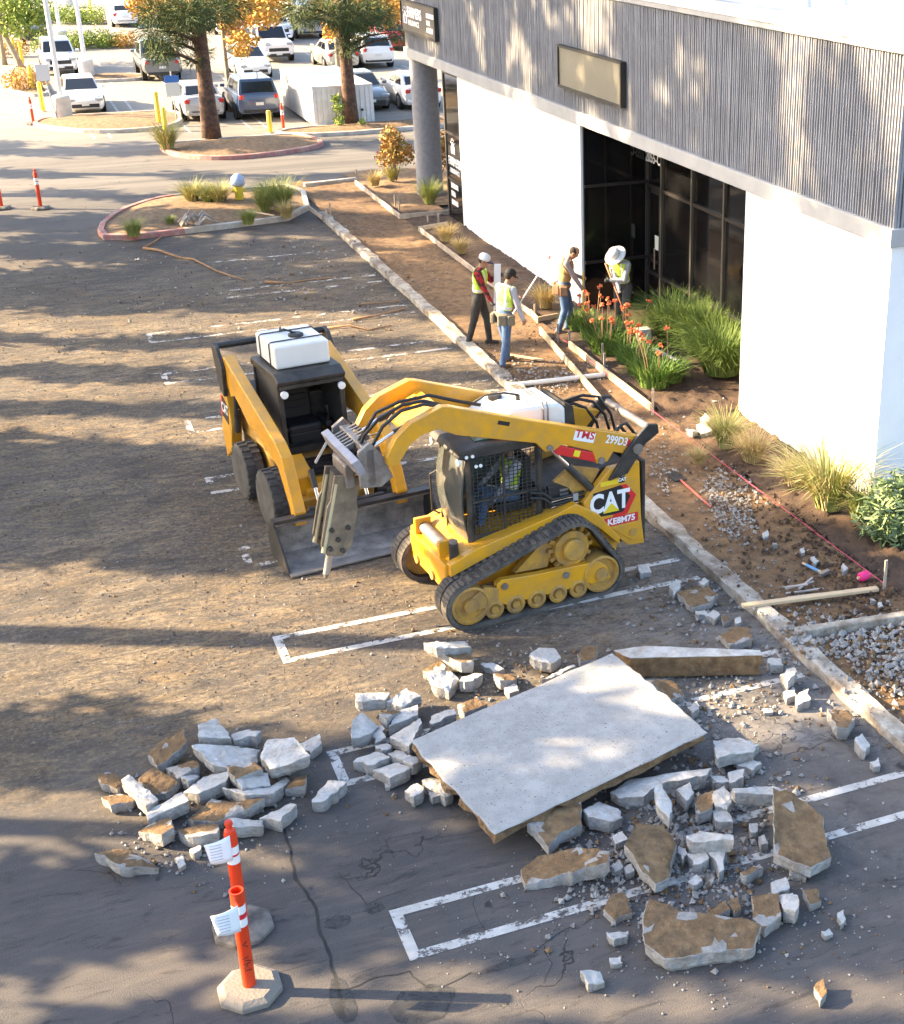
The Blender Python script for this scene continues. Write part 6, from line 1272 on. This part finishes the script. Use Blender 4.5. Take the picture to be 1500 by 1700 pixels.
pile([('w',.2,(620,570),(740,545),(835,590),(800,640),(690,660),(640,690)),('w',.1,(730,690),(800,655),(845,690),(800,720)),('w',.12,(690,735),(760,720),(765,760),(700,770)),('w',.1,(610,745),(680,735),(690,775),(620,785)),('d',.16,(1145,430),(1250,420),(1275,460),(1240,540),(1190,545)),('w',.14,(1270,590),(1310,550),(1340,590),(1320,625)),('w',.08,(1340,680),(1385,655),(1390,700),(1355,705)),
 ('w',.2,(930,270),(990,230),(1010,270),(960,315)),('w',.1,(950,350),(990,335),(1000,375),(960,385)),('w',.12,(1000,370),(1060,350),(1070,395),(1010,410)),('d',.14,(340,320),(440,310),(490,350),(420,390)),('w',.12,(870,200),(930,190),(945,235),(880,240)),('w',.05,(850,435),(890,430),(895,450),(855,452)),('d',.12,(650,85),(720,60),(790,75),(800,120),(700,130)),('w',.12,(1020,95),(1070,80),(1080,130),(1030,135)),('w',.1,(500,420),(545,400),(560,440),(520,455))],
 cu_, 'pale concrete chunk between slab and kerb', 'soil crusted chunk between slab and kerb', 'concrete chunks by the kerb', 400)
pile([('w',.14,(200,1110),(240,1080),(265,1110),(230,1145)),('d',.12,(240,1140),(400,1110),(470,1160),(430,1200),(330,1220)),('w',.16,(360,1085),(400,1050),(425,1080),(390,1115)),('w',.1,(345,1250),(400,1230),(415,1260),(360,1280)),('w',.1,(400,1270),(450,1240),(485,1265),(450,1295)),('w',.1,(25,1000),(90,990),(105,1020),(40,1045)),('w',.12,(1150,1000),(1170,985),(1190,1010),(1165,1025)),('w',.12,(985,950),(1005,945),(1030,970),(1005,985)),('w',.1,(925,905),(948,898),(950,920),(930,925)),
 ('w',.2,(370,180),(400,162),(428,185),(400,200)),('w',.16,(350,215),(390,200),(430,235),(440,255),(380,262)),('w',.12,(290,230),(330,222),(360,265),(330,275)),('w',.1,(770,870),(795,862),(802,880),(778,886)),('w',.1,(1310,1175),(1335,1168),(1340,1190),(1318,1195)),('w',.1,(1355,1205),(1380,1195),(1388,1220),(1360,1228)),('d',.08,(490,1280),(525,1275),(535,1300),(500,1308)),('w',.09,(565,1290),(595,1285),(600,1305),(570,1310)),('w',.1,(715,820),(745,808),(750,830),(722,838)),('w',.1,(480,80),(500,74),(508,92),(486,96)),('w',.1,(435,72),(460,68),(470,95),(445,98))],
 cv_, 'pale concrete lump beyond the loose timber', 'soil crusted lump beyond the loose timber', 'concrete lumps by the tracked loader', 500)
# notable pieces
def big(poly, conv, z, t, mats, seed, name, label, tilt=(0,0), **kw):
    P3 = [G(*conv(*p), z) for p in poly]; c = sum(P3, Vector())/len(P3)
    for p in P3: p.z = z+(p.x-c.x)*tilt[0]+(p.y-c.y)*tilt[1]
    return put_chunk(P3, t, mats, seed, name, label, 'rubble', **kw)
idn = lambda x, y: (x, y)
big([(680,1228),(850,1157),(1015,1088),(1062,1122),(1110,1160),(1175,1215),(1000,1297),(820,1380),(745,1300)], idn, .34, .10, [M_slab, M_cd], 901, 'concrete_slab', 'large flat pale concrete slab lying across the broken rubble', (.01,.02), rough=.012, under=.99, top_noise=.003)
big([(1140,120),(1200,118),(1360,190),(1372,290),(1400,330),(1310,385),(1150,350)], cr_, .30, .16, DT, 902, 'concrete_chunk', 'big brown soil faced concrete plate leaning at the stall lines', (-.12,.25))
big([(590,610),(610,555),(640,560),(760,605),(900,615),(1060,640),(1098,655),(1060,750),(870,775),(680,800),(590,740)], cr_, .18, .17, DT, 903, 'concrete_chunk', 'largest soil covered concrete plate lying closest to the stall line end', (.0,.05))
big([(1018,1079),(1070,1072),(1262,1079),(1266,1087),(1045,1092)], idn, .30, .26, [M_cw1, M_cd], 904, 'concrete_beam', 'long concrete kerb block with dark soil side by the slab', rough=.008, under=1.0)
# slab rests on hidden pieces
for i, (x, y) in enumerate(((860,1240),(1000,1180),(950,1260),(820,1300),(1080,1200))):
    p = G(x, y); q = [p+Vector((.22*math.cos(a+i),.18*math.sin(a+i),.235)) for a in (0,1.2,2.5,3.6,5)]; put_chunk(q, .235, WT, 950+i, 'concrete_chunk', 'concrete chunk propping up the large slab from below', 'rubble', 'chunks under the slab')
# small broken stones: too many to count
def stones(name, spots, seed, mats, label):
    rg = random.Random(seed); k = MB(); oc = [(1,0,0),(-1,0,0),(0,1,0),(0,-1,0),(0,0,1),(0,0,-.6)]; fc = [(0,2,4),(2,1,4),(1,3,4),(3,0,4),(2,0,5),(1,2,5),(3,1,5),(0,3,5)]
    for (px, py, sx, sy, n, smin, smax) in spots:
        for _ in range(n):
            p = G(px+rg.gauss(0,1)*sx, py+rg.gauss(0,1)*sy); z = .05 if (7.95 < p.x < 11) else 0
            if 7.7 < p.x < 8.0: z = .13
            s_ = smin+(smax-smin)*rg.random()**2.5; a = rg.uniform(0,6.28); k.cur = 1 if rg.random() < .22 else 0
            R3 = Matrix.Rotation(a,3,'Z') @ Matrix.Rotation(rg.uniform(-.6,.6),3,'X')
            k._a([Vector((p.x,p.y,z+s_*.35))+R3@(Vector(v)*s_*rg.uniform(.6,1.15)) for v in oc], fc)
    o = k.build(name, mats); tag(o, label, 'gravel', kind='stuff'); return o
stones('rubble_crumbs', [(1100,1440,90,60,900,.008,.05),(1180,1440,45,35,500,.008,.04),(1200,1340,90,45,420,.008,.05),(1160,1170,60,50,380,.008,.05),(1250,1150,80,60,420,.006,.045),(1080,1370,70,30,250,.01,.05),(1010,1440,40,50,200,.008,.045),(1150,1560,170,70,420,.004,.02),(1330,1500,90,90,260,.005,.025),(900,1500,110,70,160,.004,.02),(800,1120,60,45,300,.006,.04),(960,1110,60,20,160,.006,.04),(1150,1000,70,35,300,.006,.045),(1100,930,40,40,120,.006,.03)], 71, [M_cw2, M_cd], 'small broken concrete crumbs and stones around the slab and heap')
stones('pile_crumbs', [(300,1400,60,35,220,.005,.04),(390,1320,80,45,260,.005,.035),(660,1230,40,50,200,.006,.04),(500,1300,120,80,120,.004,.015),(560,1170,120,40,90,.004,.02)], 72, [M_cw2, M_cd], 'small concrete crumbs around the pile behind the orange posts')
stones('walkway_gravel', [(1220,850,22,28,650,.012,.045),(1190,820,12,18,220,.012,.045),(1100,775,14,30,260,.01,.04),(1420,1060,60,20,700,.012,.06),(1480,1110,40,35,600,.012,.06),(1350,1085,50,12,200,.01,.05),(1250,950,60,50,160,.006,.03),(1310,1010,40,20,160,.006,.025),(900,635,45,14,420,.012,.045),(960,620,40,16,200,.01,.04),(840,590,30,16,140,.008,.03),(960,690,60,22,300,.01,.035),(1170,700,25,15,120,.01,.05),(740,420,20,30,150,.008,.03),(620,420,60,80,130,.006,.03),(1230,1240,100,40,130,.005,.03)], 73, [M_cw2, M_cd], 'pale gravel and crushed concrete on the stripped walkway')
stones('lot_grit', [(300,470,150,40,160,.01,.05),(520,470,60,40,160,.01,.06),(600,520,60,50,140,.01,.05),(200,560,150,60,120,.008,.04),(640,960,120,60,220,.005,.03),(250,1000,200,100,160,.005,.025),(700,760,60,60,60,.006,.03)], 74, [M_cw2, M_cd], 'scattered pale grit on the scraped asphalt')
stones('scraped_grit', [(200,620,220,110,1500,.004,.022),(150,800,200,120,1500,.004,.02),(300,950,250,120,1500,.003,.018),(450,480,200,60,900,.005,.03),(560,1110,200,60,700,.003,.016),(700,1040,160,40,500,.003,.018),(250,1150,200,60,500,.003,.016),(600,640,60,60,400,.004,.022)], 76, [mat('dark_grit', (.075,.06,.05), .95), mat('tan_grit', (.25,.19,.13), .95)], 'loose dark and tan grit left by scraping the asphalt')
stones('bed_clods', [(1350,880,70,70,700,.015,.06),(1440,980,40,50,500,.015,.06),(1230,770,40,50,350,.015,.05),(940,540,40,25,260,.012,.045),(860,500,30,25,160,.012,.05)], 75, [M_soil, M_dirt], 'dark soil clods turned up in the planting bed')
# ================================================================ TIMBER, STRING, TOOLS
M_pine2 = mat('new_timber', (.56,.40,.24), .8, col2=(.62,.47,.30), scale=3, bump=.2, dirt=(.4,.27,.15), dscale=3, damt=.4); M_old = mat('weathered_timber', (.40,.32,.25), .85, col2=(.50,.42,.34), scale=4, bump=.3, dirt=(.2,.14,.09), dscale=3, damt=.5)
def board(a, b, wd, ht, m, label, za=.07, zb=.07, name='form_board', cat='board', group=None):
    p, q = G(*a, za), G(*b, zb); c = p.lerp(q,.5); o = MB().bar(p-c, q-c, wd, ht).build(name, m, None, bevel=.004); o.location = c; tag(o, label, cat, group); return o
board((896,548),(1000,668), .04, .14, M_pine2, 'long pale form board leaning out from the workers to the tracked loader', .12, .13)
board((945,572),(1080,676), .04, .14, M_pine2, 'form board staked along the front of the red flowers', .13, .13)
board((880,518),(893,532), .04, .12, M_pine2, 'short form board end behind the worker in the grey hood', .12, .12)
board((695,380),(880,520), .04, .12, M_old, 'long form board staked along the grass strip beside the white wall', .12, .12)
board((590,303),(664,360), .04, .14, M_old, 'form board edging the mulch bed of the round column', .13, .13)
board((664,360),(746,353), .04, .14, M_old, 'form board closing the column bed towards the dark glass', .13, .13)
board((696,380),(742,372), .04, .12, M_old, 'short form board at the corner of the dark glass', .12, .12)
board((1232,1006),(1456,977), .09, .04, M_pine2, 'loose timber laid from the kerb across the stripped walkway', .16, .10)
board((832,587),(902,598), .07, .03, M_pine2, 'short timber offcut lying behind the walking worker', .07, .07)
board((892,530),(925,524), .03, .1, M_pine2, 'short form board across the bed end by the jeans worker', .12, .12)
board((513,345),(535,362), .05, .1, M_old, 'short timber at the corner of the near island', .16, .12)
board((410,350),(455,358), .06, .03, M_pine2, 'pale timber offcut lying in the near island grass', .26, .26)
p, q = G(845,640,.10), G(1003,622,.12); c = p.lerp(q,.5); o = MB().cyl(p-c, q-c, .045, n=14).build('plastic_pipe', mat('white_pvc', (.68,.67,.63), .4), None, smooth=2); o.location = c; tag(o, 'white plastic pipe lying across the stripped walkway', 'pipe')
def stake(px, py, h, label):
    o = MB().bar((0,0,-.05),(0,0,h),.04,.02).build('stake', M_old, None, bevel=.003); o.location = G(px, py, .04); tag(o, label, 'stake', 'wooden stakes of the formwork')
for (x, y, h) in ((1083,690,.5),(1467,978,.42),(1000,605,.42),(926,570,.4),(945,575,.3),(663,352,.4),(656,345,.35),(592,300,.35),(543,368,.35),(549,362,.4),(710,374,.25),(728,372,.3),(1003,616,.35),(888,528,.3)): stake(x, y, h, 'thin wooden stake driven beside a form board')
s0, s1, s2 = G(925,556,.22), G(1083,682,.25), G(1466,968,.25)
for a, b, lab in ((s1, s2, 'pink string line stretched along the dug bed to the end stake'), (s0, s1, 'pink string line running along the flower bed board')):
    c = a.lerp(b,.5); o = MB().cyl(a-c, b-c, .004, n=6).build('string_line', mat('pink_string', (.62,.06,.14), .7), None); o.location = c; tag(o, lab, 'string')
rl = empty('string_reel', G(1433,963,.06)); tag(rl, 'bright pink reel of string lying on the soil', 'reel')
MB().lathe([(.02,-.085),(.045,-.085),(.062,-.06),(.065,0),(.062,.06),(.045,.085),(.02,.085)], (0,0,.06), (1,.2,0), 18).build('winding', mat('hot_pink', (.80,.03,.20), .6, col2=(.65,.02,.15), scale=40), rl, smooth=2); MB().cyl((-.11,-.02,.06),(.11,.02,.06),.02).build('spool', M_pine2, rl)
hm = empty('sledge_hammer', G(1366,955,.06)); tag(hm, 'hammer with blue grip lying on the walkway soil', 'hammer')
MB().cyl((0,0,.03),(-.12,.34,.05),.016).build('handle', M_pine2, hm); MB().cyl((-.03,.08,.033),(-.10,.28,.047),.02).build('grip', mat('blue_grip', (.12,.28,.5), .6), hm); MB().bar((-.08,-.03,.03),(.10,.03,.03),.06,.06).build('head', M_stl, hm, bevel=.008)
for i, (a, b) in enumerate((((1304,985),(1366,977)),((1306,992),(1366,985)),((1304,978),(1350,965)),((1306,996),(1362,990)),((1326,977),(1348,959)),((1302,975),(1340,970)))):
    board(a, b, .03, .018, mat('grey_stake', (.34,.29,.26), .85, col2=(.44,.39,.35), scale=5), 'grey wooden stake lying in the loose bundle on the walkway', .06+.012*i, .06+.012*i, 'loose_stake', 'stake', 'bundle of grey stakes')
sp = empty('spade', G(1125,793,.06)); tag(sp, 'spade with red handle lying on the gravelly walkway', 'shovel')
d = G(1180,842,.06)-G(1125,793,.06); dn = d.normalized(); MB().cyl(dn*.1, d, .017).build('handle', mat('red_handle', (.48,.10,.07), .6), sp); MB().bar(-dn*.22, dn*.12, .2, .02).build('blade', M_blk, sp, bevel=.006)
# fallen branches and roots on the lot
M_br = mat('bare_branch', (.38,.22,.11), .9, col2=(.26,.15,.08), scale=9)
def branch(px, r, label, z=.03, name='fallen_branch'):
    P3 = [G(x, y, z+.02*math.sin(i*1.9)) for i, (x, y) in enumerate(px)]; b = P3[0].copy(); b.z = 0
    o = MB().tube([p-b for p in P3], [r*(1-.6*i/(len(P3)-1)) for i in range(len(P3))], 7).build(name, M_br, None, smooth=True); o.location = b; tag(o, label, 'branch'); return o
branch([(238,412),(262,415),(300,428),(320,430),(360,450),(390,460),(410,466)], .035, 'long bare root trailing from the near island over the asphalt')
branch([(240,411),(255,402),(275,388)], .03, 'short root end lifting onto the near island kerb')
branch([(440,468),(480,470),(505,466),(560,460)], .03, 'pale branch lying near the walkway kerb')
branch([(540,545),(580,540),(610,548),(650,540)], .025, 'thin curved branch beside the skid steer')
branch([(585,530),(620,525),(672,512)], .03, 'dark branch lying by the walkway kerb'); branch([(600,505),(640,502),(665,500)], .02, 'thin twig near the walkway kerb')
rt = empty('root_heap', G(318,372,.2)); tag(rt, 'heap of grey cut roots on the near island', 'roots'); rg = random.Random(5)
for i in range(16):
    a = rg.uniform(-.4,.9); x0, y0 = rg.uniform(-.3,.2), rg.uniform(-.35,.35); l = rg.uniform(.3,.6)
    MB().tube([(x0,y0,.02),(x0+l*.5*math.cos(a),y0+l*.5*math.sin(a),.16+.1*rg.random()),(x0+l*math.cos(a),y0+l*math.sin(a),.02)], [.03,.024,.012], 6).build('root', mat('grey_root', (.30,.27,.24), .9, col2=(.4,.36,.32), scale=9), rt, smooth=True)
# small utility post and stone in the flower bed
k = MB(); k.bb(-.13,.13,-.10,.10,0,.52); o = k.build('concrete_marker', M_conc, None, bevel=.015); o.location = G(1067,588,.05); tag(o, 'short grey concrete block standing among the red flowers', 'block')
p, q = G(1085,580,.22), G(1125,600,.22); c = p.lerp(q,.5); o = MB().bar(p-c,q-c,.07,.07).build('grey_pipe', mat('pvc_grey', (.5,.5,.5), .5), None, bevel=.02); o.location = c; tag(o, 'pale grey pipe behind the red flowers', 'pipe')
scene.cycles.max_bounces = 6; scene.cycles.diffuse_bounces = 3; scene.cycles.glossy_bounces = 3; scene.cycles.transparent_max_bounces = 8
